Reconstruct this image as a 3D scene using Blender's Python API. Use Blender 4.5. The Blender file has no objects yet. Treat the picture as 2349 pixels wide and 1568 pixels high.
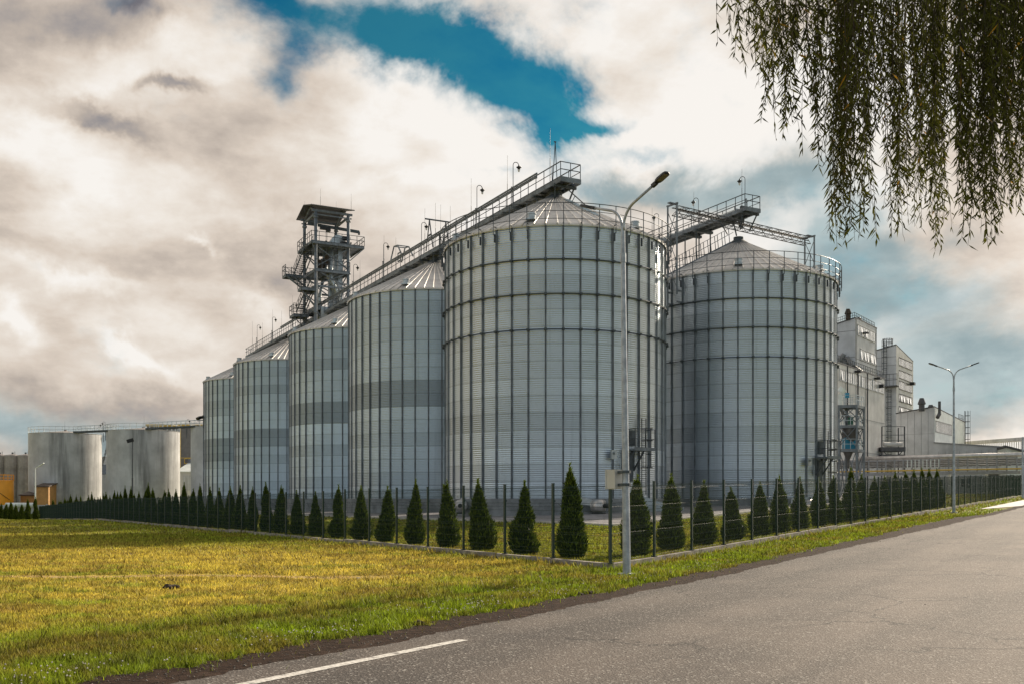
import bpy, math, random
import numpy as np
from mathutils import Vector, Matrix
R = math.radians
random.seed(7); rng = np.random.default_rng(11)
scene = bpy.context.scene
col = scene.collection

# ------------------------------------------------------------------ camera
F = 2250.0            # focal length in pixels of a 2349 px wide picture
CX, HY, EYE = 1174.5, 1143.0, 1.7
cam = bpy.data.cameras.new('camera')
cam.sensor_width = 36; cam.lens = F/2349*36; cam.shift_y = 359/2349
cam.clip_start = 0.1; cam.clip_end = 3000
camo = bpy.data.objects.new('camera', cam); col.objects.link(camo)
camo.location = (0, 0, EYE); camo.rotation_euler = (R(90), 0, 0)
scene.camera = camo

# ------------------------------------------------------------------ light
SUN_AZ, SUN_EL = 38.0, 27.0      # degrees right of the view axis, above the horizon
sun = bpy.data.lights.new('sun', 'SUN'); sun.energy = 5.0; sun.angle = R(1.2); sun.color = (1, .86, .68)
suno = bpy.data.objects.new('sun', sun); col.objects.link(suno)
sd = Vector((math.sin(R(SUN_AZ))*math.cos(R(SUN_EL)), math.cos(R(SUN_AZ))*math.cos(R(SUN_EL)), math.sin(R(SUN_EL))))
suno.rotation_euler = sd.to_track_quat('Z', 'Y').to_euler(); suno.location = (40, 0, 60)
vs = scene.view_settings
scene.display_settings.display_device = 'sRGB'
vs.view_transform = 'Standard'; vs.look = 'None'; vs.exposure = 0.5; SKYK = .70; vs.gamma = 1; vs.use_curve_mapping = False

# ------------------------------------------------------------------ node helpers
class NT:
    def __init__(s, nt): s.nt = nt
    def n(s, t, **k):
        nd = s.nt.nodes.new(t)
        for a, b in k.items(): setattr(nd, a, b)
        return nd
    def l(s, a, b): s.nt.links.new(a, b)
    def put(s, sock, v):
        if v is None: return
        if isinstance(v, bpy.types.NodeSocket): s.l(v, sock)
        else: sock.default_value = v
    def m(s, op, a, b=None, c=None, clamp=False):
        nd = s.n('ShaderNodeMath', operation=op); nd.use_clamp = clamp
        for i, v in enumerate((a, b, c)):
            if v is not None: s.put(nd.inputs[i], v)
        return nd.outputs[0]
    def v(s, op, a, b=None):
        nd = s.n('ShaderNodeVectorMath', operation=op); s.put(nd.inputs[0], a)
        if b is not None: s.put(nd.inputs[1], b)
        return nd.outputs[0]
    def mix(s, f, a, b, t='MIX'):
        nd = s.n('ShaderNodeMix', data_type='RGBA', blend_type=t)
        s.put(nd.inputs[0], f); s.put(nd.inputs[6], a if not isinstance(a, tuple) else (*a[:3], 1)); s.put(nd.inputs[7], b if not isinstance(b, tuple) else (*b[:3], 1))
        return nd.outputs[2]
    def ss(s, x, lo, hi):
        nd = s.n('ShaderNodeMapRange', interpolation_type='SMOOTHSTEP'); s.put(nd.inputs[0], x)
        nd.inputs[1].default_value = lo; nd.inputs[2].default_value = hi
        return nd.outputs[0]
    def noise(s, vec, scale, detail=4, rough=.55, dist=0.0, col=False):
        nd = s.n('ShaderNodeTexNoise'); s.put(nd.inputs['Vector'], vec); nd.inputs['Scale'].default_value = scale
        nd.inputs['Detail'].default_value = detail; nd.inputs['Roughness'].default_value = rough; nd.inputs['Distortion'].default_value = dist
        return nd.outputs[1 if col else 0]
    def scale(s, vec, sc):
        nd = s.n('ShaderNodeMapping'); s.put(nd.inputs[0], vec); nd.inputs[3].default_value = sc
        return nd.outputs[0]
    def sep(s, vec):
        nd = s.n('ShaderNodeSeparateXYZ'); s.put(nd.inputs[0], vec); return nd.outputs
    def comb(s, x, y, z):
        nd = s.n('ShaderNodeCombineXYZ')
        for i, v in enumerate((x, y, z)): s.put(nd.inputs[i], v)
        return nd.outputs[0]

# ------------------------------------------------------------------ sky
world = bpy.data.worlds.new('World'); scene.world = world; world.use_nodes = True
world.cycles.sampling_method = 'MANUAL'; world.cycles.sample_map_resolution = 512
W = NT(world.node_tree); world.node_tree.nodes.clear()
outw = W.n('ShaderNodeOutputWorld')
sky = W.n('ShaderNodeTexSky', sky_type='NISHITA'); sky.sun_disc = False
sky.sun_elevation = R(SUN_EL); sky.sun_rotation = R(SUN_AZ); sky.air_density = 1.0; sky.dust_density = .6; sky.ozone_density = 2.5
tc = W.n('ShaderNodeTexCoord'); D = tc.outputs['Generated']
dx, dy, dz = W.sep(D)
az0 = W.m('ARCTAN2', dx, dy); el0 = W.m('ARCSINE', dz)
zz = W.m('ADD', W.m('MAXIMUM', dz, -0.02), .22)
P = W.comb(W.m('DIVIDE', dx, zz), W.m('DIVIDE', dy, zz), W.m('MULTIPLY', dz, 1.2))
warp = W.noise(P, 1.6, 3, .6, col=True)
wx, wy, wz_ = W.sep(warp)
warp2 = W.noise(D, 6.0, 6, .62, .3, col=True)
w2x, w2y, w2z = W.sep(warp2)
az = W.m('ADD', W.m('ADD', az0, W.m('MULTIPLY', W.m('SUBTRACT', wx, .5), .10)), W.m('MULTIPLY', W.m('SUBTRACT', w2x, .5), .16))
el = W.m('ADD', W.m('ADD', el0, W.m('MULTIPLY', W.m('SUBTRACT', wy, .5), .05)), W.m('MULTIPLY', W.m('SUBTRACT', w2y, .5), .12))
def dirof(vx, vy):
    u = (vx-CX)/F; v = (HY-vy)/F
    return math.atan2(u, 1), math.asin(v/math.sqrt(1+u*u+v*v))
ROT = {}
def frame(rot):      # (azimuth, elevation) turned by rot degrees, shared by the cloud masses of that slant
    if rot not in ROT:
        c, s_ = math.cos(R(rot)), math.sin(R(rot))
        ROT[rot] = W.comb(W.m('ADD', W.m('MULTIPLY', az, c), W.m('MULTIPLY', el, s_)), W.m('SUBTRACT', W.m('MULTIPLY', el, c), W.m('MULTIPLY', az, s_)), 0.0)
    return ROT[rot]
def blob(vx, vy, rx, ry, amp, rot=0.0):
    a, e = dirof(vx, vy); a2, _ = dirof(vx+rx, vy); _, e2 = dirof(vx, vy-ry); rot = min((-60, -35, -12, 0, 12, 30), key=lambda q: abs(q-rot))
    sx, sy = abs(a2-a), abs(e2-e); c, s_ = math.cos(R(rot)), math.sin(R(rot))
    nd = W.n('ShaderNodeVectorMath', operation='MULTIPLY_ADD'); W.l(frame(rot), nd.inputs[0])
    nd.inputs[1].default_value = (1/sx, 1/sy, 0); nd.inputs[2].default_value = (-(a*c+e*s_)/sx, -(e*c-a*s_)/sy, 0)
    dp = W.n('ShaderNodeVectorMath', operation='DOT_PRODUCT'); W.l(nd.outputs[0], dp.inputs[0]); W.l(nd.outputs[0], dp.inputs[1])
    return (W.m('POWER', .36788, dp.outputs[1]), amp)
def total(lst):
    o = 0.0
    for b, a in lst: o = W.m('MULTIPLY_ADD', b, a, o)
    return o
n2 = W.noise(P, 2.2, 5, .55, .1); n3 = W.noise(D, 4.5, 4, .58); n4 = W.noise(W.scale(D, (1, 1, 1.5)), 14, 6, .60)
n5 = W.noise(W.scale(D, (1, 1, 1.9)), 6.5, 9, .58, .12)
fb = W.m('ADD', W.m('MULTIPLY', W.m('SUBTRACT', n3, .5), 1.4), W.m('MULTIPLY', W.m('SUBTRACT', n4, .5), 1.3))
blue = total([blob(740, 20, 300, 85, .95, -8), blob(1010, 85, 210, 95, .95, -30), blob(1190, 165, 150, 95, .95, -35), blob(1265, 250, 85, 65, .9, -60), blob(650, 205, 75, 70, .70),
              blob(700, 110, 130, 60, .45), blob(1340, 292, 100, 26, .62, 12), blob(1330, 20, 90, 25, .35), blob(280, 0, 80, 26, .35),
              blob(1440, 360, 70, 22, .45), blob(1130, 380, 30, 14, .35), blob(640, -200, 500, 100, .6), blob(1500, -350, 500, 160, .5), blob(1840, 430, 110, 35, .15), blob(2090, 640, 170, 70, .18)])
bmask = W.ss(W.m('ADD', blue, W.m('MULTIPLY', fb, .95)), .12, 1.05)
# thin grey-blue veils where the deck of cloud is thin
veil = total([blob(1810, 415, 190, 75, 1.2, 0), blob(2060, 650, 290, 120, 1.3, -8), blob(2200, 860, 220, 85, 1.3), blob(100, 1000, 480, 85, 1.0), blob(1390, 440, 90, 35, .8),
              blob(1960, 560, 120, 60, .7), blob(2250, 960, 140, 30, .5), blob(1560, 430, 120, 40, .8), blob(620, 1010, 300, 45, .4), blob(1330, 510, 130, 35, .5), blob(1050, 330, 60, 40, .15)])
vmask = W.ss(W.m('ADD', veil, W.m('MULTIPLY', fb, .6)), .10, 1.15)
bright = total([blob(430, 420, 260, 90, .12), blob(450, 130, 110, 60, .12), blob(150, 330, 260, 50, .12, -12), blob(1150, 420, 420, 160, .10), blob(1450, 330, 330, 160, .14), blob(3700, 700, 900, 500, .5), blob(1480, 60, 300, 150, .22), blob(1640, 300, 240, 90, .34), blob(1830, 500, 170, 50, .50), blob(1400, 340, 90, 35, .35), blob(980, 190, 230, 120, .20),  # the mass far off-frame at right is added for the windows to reflect
                blob(120, 400, 200, 60, .20, -15), blob(330, 800, 90, 26, .42, -25), blob(210, 650, 170, 30, .26, -14), blob(30, 740, 70, 36, .36, -35), blob(625, 680, 45, 50, .30), blob(930, 440, 130, 60, .16),
                blob(2150, 700, 150, 35, .34, 14), blob(2000, 250, 240, 200, .20), blob(2100, 1020, 300, 60, .18), blob(510, 535, 45, 12, .26), blob(330, 160, 190, 55, .16, 30), blob(560, 150, 60, 120, .16, 0), blob(0, 350, 90, 40, .18)])
dark = total([blob(150, 250, 380, 260, .05), blob(200, 20, 260, 70, .12), blob(330, 40, 40, 120, .08), blob(420, 225, 100, 18, .46, 10), blob(270, 285, 160, 28, .42, -6), blob(120, 60, 170, 60, .26), blob(300, 10, 100, 32, .40), blob(520, 320, 140, 80, .08),
              blob(560, 590, 280, 60, .12), blob(60, 560, 200, 40, .14, -12), blob(250, 920, 400, 45, .22), blob(1300, 170, 120, 60, .10), blob(1480, 450, 120, 40, .20), blob(2250, 900, 160, 25, .16), blob(620, 480, 240, 40, .10),
              blob(1700, 480, 110, 26, .14), blob(0, 180, 110, 150, .14), blob(1490, 120, 60, 50, .16), blob(1300, 560, 200, 30, .12), blob(860, 400, 40, 20, .12)])
back = W.ss(dy, .05, -.35)      # unseen sky behind the camera, brightened and blued to light the silos and facades
tex = W.m('ADD', W.m('ADD', W.m('MULTIPLY', W.m('SUBTRACT', n2, .5), .45), W.m('MULTIPLY', W.m('SUBTRACT', n5, .5), 1.25)), W.m('MULTIPLY', fb, .20))
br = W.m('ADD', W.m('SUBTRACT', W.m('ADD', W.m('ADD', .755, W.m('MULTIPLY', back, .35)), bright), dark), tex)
ramp = W.n('ShaderNodeValToRGB'); W.l(br, ramp.inputs[0])
cr = ramp.color_ramp
cr.elements[0].position = .10; cr.elements[0].color = (.17, .165, .19, 1)
cr.elements[1].position = 1.0; cr.elements[1].color = (1.0, .96, .91, 1)
for p, c in ((.32, (.33, .31, .315)), (.50, (.54, .468, .408)), (.66, (.74, .645, .555)), (.84, (.90, .83, .75))):
    e = cr.elements.new(p); e.color = (*c, 1)
cloud = W.mix(W.m('MULTIPLY', vmask, .85), ramp.outputs[0], W.mix(W.ss(tex, -.15, .2), (.24, .36, .40), (.42, .53, .55)))
bk = W.mix(W.ss(dz, .02, .36), (1.02, 1.18, 1.30), (.26, .32, .37))  # bright low and dim higher up, shaped for the silo reflections
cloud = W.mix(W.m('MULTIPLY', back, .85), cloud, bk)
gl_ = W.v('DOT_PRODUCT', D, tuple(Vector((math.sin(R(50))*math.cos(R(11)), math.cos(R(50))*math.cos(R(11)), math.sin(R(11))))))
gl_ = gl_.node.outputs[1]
glow = W.m('ADD', 1.0, W.m('MULTIPLY', W.m('POWER', W.m('MAXIMUM', gl_, 0.0), 26.0), 1.1))  # extra sky brightness off-frame at right, added to whiten the window bands
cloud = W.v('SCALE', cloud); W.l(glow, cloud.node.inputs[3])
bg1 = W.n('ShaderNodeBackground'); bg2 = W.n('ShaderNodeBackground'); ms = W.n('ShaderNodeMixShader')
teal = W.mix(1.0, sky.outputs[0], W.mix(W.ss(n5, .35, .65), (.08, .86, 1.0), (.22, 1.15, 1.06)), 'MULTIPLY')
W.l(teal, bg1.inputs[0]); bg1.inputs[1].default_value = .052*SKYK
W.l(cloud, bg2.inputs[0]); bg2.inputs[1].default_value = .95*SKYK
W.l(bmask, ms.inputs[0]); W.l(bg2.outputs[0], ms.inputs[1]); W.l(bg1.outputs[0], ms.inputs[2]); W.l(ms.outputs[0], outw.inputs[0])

# ------------------------------------------------------------------ terrain
C0 = np.array((2.365, 23.6))                    # fence corner
eR = np.array((.5505, .8348)); eL = np.array((-.506, .8626))
_det = eR[0]*eL[1]-eR[1]*eL[0]
def ab(x, y):
    px, py = x-C0[0], y-C0[1]
    return (px*eL[1]-py*eL[0])/_det, (eR[0]*py-eR[1]*px)/_det
def so(x, y):
    px, py = x-C0[0], y-C0[1]
    return px*eR[0]+py*eR[1], px*eR[1]-py*eR[0]
def sstep(x, a, b):
    t = np.clip((x-a)/(b-a), 0, 1); return t*t*(3-2*t)
def H(x, y):
    x = np.asarray(x, float); y = np.asarray(y, float)
    a, b = ab(x, y)
    ra = 1.5*np.logaddexp(0, np.clip(a, -60, 400)/1.5)
    ra = np.where(ra > 95, 95+(ra-95)*.2, ra); ra = np.minimum(ra, 130)
    s_, o_ = so(x, y)
    ra = np.minimum(ra, 1.5*np.logaddexp(0, np.clip(s_, -60, 400)/1.5)+6)
    ra = np.where(ra > 95, 95, ra)
    bp = np.clip(b, 0, 300)
    fl = -.005*np.minimum(bp, 85) - .017*np.clip(bp-85, 0, 70)
    lift = .24*sstep(np.minimum(a, b), 1, 16)
    far = sstep(np.hypot(x, y), 260, 420)
    h = (.0226*ra+fl+lift)*(1-far)+far*(-1.2)
    fld = sstep(-o_, 1, 7)*sstep(-a, 1, 6)*(1-far)
    h = h+fld*(.045*np.sin(x*.31+1.3)*np.sin(y*.23)+.02*np.sin(x*1.1+y*.7))
    return h
def Hs(x, y): return float(H(x, y))
def at(vx, vy, d): return Vector(((vx-CX)/F*d, d, EYE+(HY-vy)/F*d))
def gp(vx, vy):
    u, v = (vx-CX)/F, (HY-vy)/F
    d = 3.0
    while d < 400:
        if EYE+v*d <= Hs(u*d, d): break
        d += .05
    return u*d, d
def vdepth(P0, e, vx):      # length along e from P0 to the view column vx
    u = (vx-CX)/F
    return (u*P0[1]-P0[0])/(e[0]-u*e[1])

# ------------------------------------------------------------------ object helpers
ORG = {}
def tag(o, label=None, cat=None, group=None, kind=None):
    if label: o['label'] = label
    if cat: o['category'] = cat
    if group: o['group'] = group
    if kind: o['kind'] = kind
    return o
def thing(name, label, cat, loc=(0, 0, 0), group=None, local=False):
    o = bpy.data.objects.new(name, None); col.objects.link(o); o.location = loc; o.empty_display_size = .3
    ORG[o] = Vector((0, 0, 0)) if local else Vector(loc)
    return tag(o, label, cat, group)
def link_mesh(name, me, mats, parent=None):
    for m_ in (mats if isinstance(mats, (list, tuple)) else [mats]): me.materials.append(m_)
    o = bpy.data.objects.new(name, me); col.objects.link(o)
    if parent is not None:
        o.parent = parent; ORG[o] = ORG[parent]
    else: ORG[o] = Vector((0, 0, 0))
    return o
def copy_tree(o, parent=None):
    c = o.copy(); col.objects.link(c); c.parent = parent
    for ch in o.children: copy_tree(ch, c)
    return c

class MB:
    def __init__(s): s.v = []; s.f = []; s.mi = []; s.cur = 0
    def add(s, vs_, fs):
        n = len(s.v); s.v += [tuple(p) for p in vs_]
        for f in fs: s.f.append(tuple(i+n for i in f)); s.mi.append(s.cur)
        return s
    def quad(s, a, b, c, d): return s.add((a, b, c, d), ((0, 1, 2, 3),))
    def box(s, c, size, rz=0.0):
        cx, cy, cz = c; sx, sy, sz = (q/2 for q in size); cs, sn = math.cos(rz), math.sin(rz)
        vv = []
        for z in (-sz, sz):
            for x, y in ((-sx, -sy), (sx, -sy), (sx, sy), (-sx, sy)):
                vv.append((cx+x*cs-y*sn, cy+x*sn+y*cs, cz+z))
        return s.add(vv, ((3, 2, 1, 0), (4, 5, 6, 7), (0, 1, 5, 4), (1, 2, 6, 5), (2, 3, 7, 6), (3, 0, 4, 7)))
    def bar(s, p, q, w, h=None, up=(0, 0, 1)):
        h = h or w; p = Vector(p); q = Vector(q); d = (q-p)
        if d.length < 1e-6: return s
        d.normalize(); up = Vector(up)
        if abs(d.dot(up)) > .98: up = Vector((1, 0, 0))
        x = d.cross(up).normalized(); y = x.cross(d).normalized()
        vv = [e+x*(a*w/2)+y*(b*h/2) for e in (p, q) for a, b in ((-1, -1), (1, -1), (1, 1), (-1, 1))]
        return s.add(vv, ((0, 1, 2, 3), (7, 6, 5, 4), (1, 0, 4, 5), (2, 1, 5, 6), (3, 2, 6, 7), (0, 3, 7, 4)))
    def tube(s, pts, r, n=6, caps=True):
        pts = [Vector(p) for p in pts]; rr = r if isinstance(r, (list, tuple)) else [r]*len(pts)
        base = len(s.v); prev = None
        for i, p in enumerate(pts):
            d = (pts[min(i+1, len(pts)-1)]-pts[max(i-1, 0)])
            d.normalize()
            up = Vector((0, 0, 1)) if abs(d.z) < .95 else Vector((1, 0, 0))
            if prev is None: x = d.cross(up).normalized()
            else: x = (prev-d*prev.dot(d)).normalized()
            prev = x; y = d.cross(x)
            for k in range(n):
                a = 2*math.pi*k/n
                s.v.append(tuple(p+(x*math.cos(a)+y*math.sin(a))*rr[i]))
        for i in range(len(pts)-1):
            for k in range(n):
                a, b = base+i*n+k, base+i*n+(k+1) % n
                s.f.append((a, b, b+n, a+n)); s.mi.append(s.cur)
        if caps:
            s.f.append(tuple(base+k for k in range(n))[::-1]); s.mi.append(s.cur)
            s.f.append(tuple(base+(len(pts)-1)*n+k for k in range(n))); s.mi.append(s.cur)
        return s
    def lathe(s, prof, n=32, c=(0, 0)):
        base = len(s.v)
        for r, z in prof:
            for k in range(n):
                a = 2*math.pi*k/n; s.v.append((c[0]+r*math.cos(a), c[1]+r*math.sin(a), z))
        for i in range(len(prof)-1):
            for k in range(n):
                a, b = base+i*n+k, base+i*n+(k+1) % n
                s.f.append((a, b, b+n, a+n)); s.mi.append(s.cur)
        return s
    def prism(s, pts, z0, z1):      # z1 may be a list (one height for each corner)
        n = len(pts); zt = z1 if isinstance(z1, (list, tuple)) else [z1]*n; zb = z0 if isinstance(z0, (list, tuple)) else [z0]*n
        vv = [(p[0], p[1], zb[i]) for i, p in enumerate(pts)]+[(p[0], p[1], zt[i]) for i, p in enumerate(pts)]
        fs = [tuple(range(n))[::-1], tuple(range(n, 2*n))]+[(i, (i+1) % n, n+(i+1) % n, n+i) for i in range(n)]
        return s.add(vv, fs)
    def build(s, name, mats, parent=None, smooth=False):
        me = bpy.data.meshes.new(name)
        o0 = ORG[parent] if parent is not None else Vector((0, 0, 0))
        me.from_pydata([(a-o0.x, b-o0.y, c-o0.z) for a, b, c in s.v], [], s.f); me.update()
        if isinstance(mats, (list, tuple)): me.polygons.foreach_set('material_index', s.mi)
        if smooth: me.polygons.foreach_set('use_smooth', [True]*len(me.polygons))
        return link_mesh(name, me, mats, parent)
def np_mesh(name, verts, faces, mats, parent=None, smooth=False, attr=None):
    me = bpy.data.meshes.new(name); k = faces.shape[1]
    me.vertices.add(len(verts)); me.vertices.foreach_set('co', verts.astype(np.float32).ravel())
    me.loops.add(faces.size); me.loops.foreach_set('vertex_index', faces.astype(np.int32).ravel())
    me.polygons.add(len(faces)); me.polygons.foreach_set('loop_start', np.arange(0, faces.size, k, dtype=np.int32))
    me.polygons.foreach_set('loop_total', np.full(len(faces), k, dtype=np.int32))
    if smooth: me.polygons.foreach_set('use_smooth', np.ones(len(faces), dtype=bool))
    me.update(calc_edges=True)
    if attr is not None:
        at_ = me.attributes.new('tint', 'FLOAT', 'POINT'); at_.data.foreach_set('value', attr.astype(np.float32))
    return link_mesh(name, me, mats, parent)

# ------------------------------------------------------------------ materials
def mat(name, c, rough=.6, metal=0.0, var=.12, vscale=3.0, streak=0.0, sscale=(2, 2, .12), bump=0.0, bscale=40, spec=.5, c2=None):
    m_ = bpy.data.materials.new(name); m_.use_nodes = True; n = NT(m_.node_tree)
    b = m_.node_tree.nodes['Principled BSDF']
    P_ = n.n('ShaderNodeTexCoord').outputs['Object']
    f = n.noise(P_, vscale, 5, .6)
    lo = tuple(x*(1-var*1.6) for x in c); hi = tuple(min(1, x*(1+var)) for x in c)
    cc = n.mix(n.ss(f, .3, .7), lo, hi)
    if c2: cc = n.mix(n.ss(n.noise(P_, vscale*.35, 6, .65), .52, .68), cc, c2)
    if streak:
        g = n.noise(n.scale(P_, sscale), 1.0, 6, .65)
        cc = n.mix(n.m('MULTIPLY', n.ss(g, .48, .75), streak), cc, tuple(x*.35 for x in c))
    n.l(cc, b.inputs['Base Color'])
    b.inputs['Roughness'].default_value = rough; b.inputs['Metallic'].default_value = metal; b.inputs['Specular IOR Level'].default_value = spec
    if var and metal > .3:
        n.l(n.m('ADD', n.m('MULTIPLY', n.noise(P_, vscale*6, 3), .22), rough-.11), b.inputs['Roughness'])
    if bump:
        bp = n.n('ShaderNodeBump'); bp.inputs['Strength'].default_value = bump; bp.inputs['Distance'].default_value = .02
        n.l(n.noise(P_, bscale, 4), bp.inputs['Height']); n.l(bp.outputs[0], b.inputs['Normal'])
    return m_
M = {}
M['galv'] = mat('galvanised_steel', (.40, .44, .46), .42, .75, .16, 1.5)
M['galv_dark'] = mat('weathered_steel', (.07, .085, .095), .75, .2, .25, 2.0)
M['stiff'] = mat('stiffener_steel', (.20, .225, .25), .8, .15, .2, 1.2, .3, (1.5, 1.5, .3))
M['steel'] = mat('structural_steel', (.17, .195, .22), .68, .35, .22, 1.2, .35, (1.5, 1.5, .3))
M['rail'] = mat('rail_steel', (.07, .08, .09), .5, .5, .2, 2.0)
M['pole'] = mat('lamp_pole_steel', (.34, .37, .40), .45, .55, .18, 6.0, .3, (8, 8, .8))
M['roofsheet'] = mat('roof_sheet', (.60, .575, .55), .55, .25, .14, .6, .15, (1, 1, .4))
M['black'] = mat('black_paint', (.012, .013, .014), .5, 0, .2)
M['concrete'] = mat('concrete', (.24, .25, .26), .85, 0, .2, 1.4, .3, (1.2, 1.2, .3), .3, 30)
M['plinth'] = mat('fence_plinth_concrete', (.26, .235, .20), .9, 0, .25, 2.5, .3, (3, 3, .6), .5, 60)
M['curb'] = mat('curb_concrete', (.50, .48, .46), .85, 0, .15, 2)
M['paving'] = mat('yard_paving', (.24, .23, .24), .6, 0, .2, .7, 0, bump=.3)
M['fence'] = mat('dark_green_coating', (.008, .030, .020), .42, 0, .15, 3)
M['wire'] = mat('fence_wire_green', (.006, .028, .018), .6, 0, .1, 3, spec=.3)
M['tank'] = mat('tank_steel', (.46, .47, .48), .75, 0, .16, .22, .95, (.42, .42, .035), c2=(.30, .30, .305))
M['tank_small'] = mat('old_tank_steel', (.30, .27, .25), .6, .2, .2, .4, .6, (.8, .8, .06))
M['yellow'] = mat('yellow_paint', (.78, .33, .012), .5, 0, .06, .6)
M['yellowpipe'] = mat('yellow_pipe_paint', (.55, .36, .06), .5, 0, .1)
M['orange'] = mat('tan_cladding', (.48, .26, .09), .7, 0, .12, 1, .15)
M['tan'] = mat('beige_cladding', (.33, .23, .16), .75, 0, .12, 1, .2)
M['brown'] = mat('brown_roof', (.09, .065, .05), .7, 0, .2, 1)
M['grey_clad'] = mat('grey_brown_cladding', (.16, .15, .145), .7, 0, .1, 1, .2)
M['clad'] = mat('light_grey_cladding', (.50, .51, .53), .6, 0, .10, .5, .5, (.7, .7, .05))
M['clad_warm'] = mat('warm_grey_cladding', (.58, .57, .555), .6, 0, .10, .5, .35, (.7, .7, .05))
M['clad_dark'] = mat('dark_grey_cladding', (.27, .275, .285), .6, 0, .12, .5, .4, (.7, .7, .05))
M['white'] = mat('white_paint', (.66, .70, .68), .5, 0, .08, 1, .15)
M['trim'] = mat('dark_trim', (.07, .07, .075), .6, 0, .2)
M['pane'] = mat('milky_window_panel', (.74, .72, .68), .25, .5, .10, 1.5, spec=.8)
M['glass'] = mat('dark_glass', (.02, .022, .025), .08, 0, .1, spec=.9)
M['blue'] = mat('blue_machine_paint', (.01, .20, .33), .5, 0, .12)
M['greenm'] = mat('green_machine_paint', (.01, .10, .06), .5, 0, .12)
M['hopper'] = mat('hopper_steel', (.10, .10, .10), .6, .4, .2, 1.0)
M['pipe'] = mat('insulated_pipe_jacket', (.58, .55, .53), .35, .6, .12, 2)
M['pipe_dark'] = mat('dull_pipe', (.20, .20, .20), .5, .4, .2)
M['bluewall'] = mat('blue_grey_wall', (.07, .12, .15), .7, 0, .1)
M['box'] = mat('grey_plastic_enclosure', (.46, .46, .44), .55, 0, .05)
M['lens'] = mat('lamp_lens', (.12, .10, .07), .35, 0, .1)
M['bulb'] = mat('frosted_bulb_glass', (.6, .58, .55), .2, 0, .05)
M['line'] = mat('road_paint', (.56, .54, .50), .7, 0, .25, 26, c2=(.17, .155, .145))
M['bark'] = mat('bark', (.05, .035, .022), .9, 0, .3, 8)
M['stone'] = mat('stone', (.16, .14, .12), .9, 0, .5, 40)
M['clod'] = mat('dark_soil', (.040, .027, .018), .95, 0, .3, 12, bump=.6, bscale=30)

def silo_mat(name, bands, tint=(1, 1, 1)):
    m_ = bpy.data.materials.new(name); m_.use_nodes = True; n = NT(m_.node_tree); b = m_.node_tree.nodes['Principled BSDF']
    P_ = n.n('ShaderNodeTexCoord').outputs['Object']; x, y, z = n.sep(P_)
    row = n.m('FLOOR', n.m('DIVIDE', z, 1.12)); ang = n.m('ARCTAN2', y, x)
    off = n.m('MULTIPLY', n.m('MODULO', row, 2.0), .5)
    colm = n.m('FLOOR', n.m('ADD', n.m('MULTIPLY', ang, 22/(2*math.pi)), off))
    wn = n.n('ShaderNodeTexWhiteNoise', noise_dimensions='3D'); n.l(n.comb(row, colm, 3.1), wn.inputs[0])
    wr = n.n('ShaderNodeTexWhiteNoise', noise_dimensions='1D'); n.l(row, wr.inputs[1])
    k = n.m('ADD', n.m('ADD', .78, n.m('MULTIPLY', wn.outputs[0], .14)), n.m('MULTIPLY', wr.outputs[0], .22))
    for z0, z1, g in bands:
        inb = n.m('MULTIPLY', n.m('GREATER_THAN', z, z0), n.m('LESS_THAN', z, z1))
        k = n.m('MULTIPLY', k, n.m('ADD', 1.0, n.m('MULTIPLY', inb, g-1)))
    spang = n.m('ADD', .9, n.m('MULTIPLY', n.noise(P_, 3.0, 6, .7), .2))
    strk = n.ss(n.noise(n.scale(P_, (1.6, 1.6, .07)), 1.0, 6, .7), .5, .8)
    k = n.m('MULTIPLY', n.m('MULTIPLY', k, spang), n.m('SUBTRACT', 1.0, n.m('MULTIPLY', strk, .26)))
    # dark line of the lap and its bolts at each sheet edge
    fz = n.m('FRACT', n.m('DIVIDE', z, 1.12)); lap = n.m('LESS_THAN', fz, .035)
    k = n.m('MULTIPLY', k, n.m('SUBTRACT', 1.0, n.m('MULTIPLY', lap, .45)))
    c = n.v('SCALE', (0.47*tint[0], .53*tint[1], .585*tint[2])); n.l(k, c.node.inputs[3])
    n.l(c, b.inputs['Base Color']); b.inputs['Metallic'].default_value = .88
    n.l(n.m('ADD', .30, n.m('MULTIPLY', wn.outputs[0], .12)), b.inputs['Roughness'])
    return m_

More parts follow.
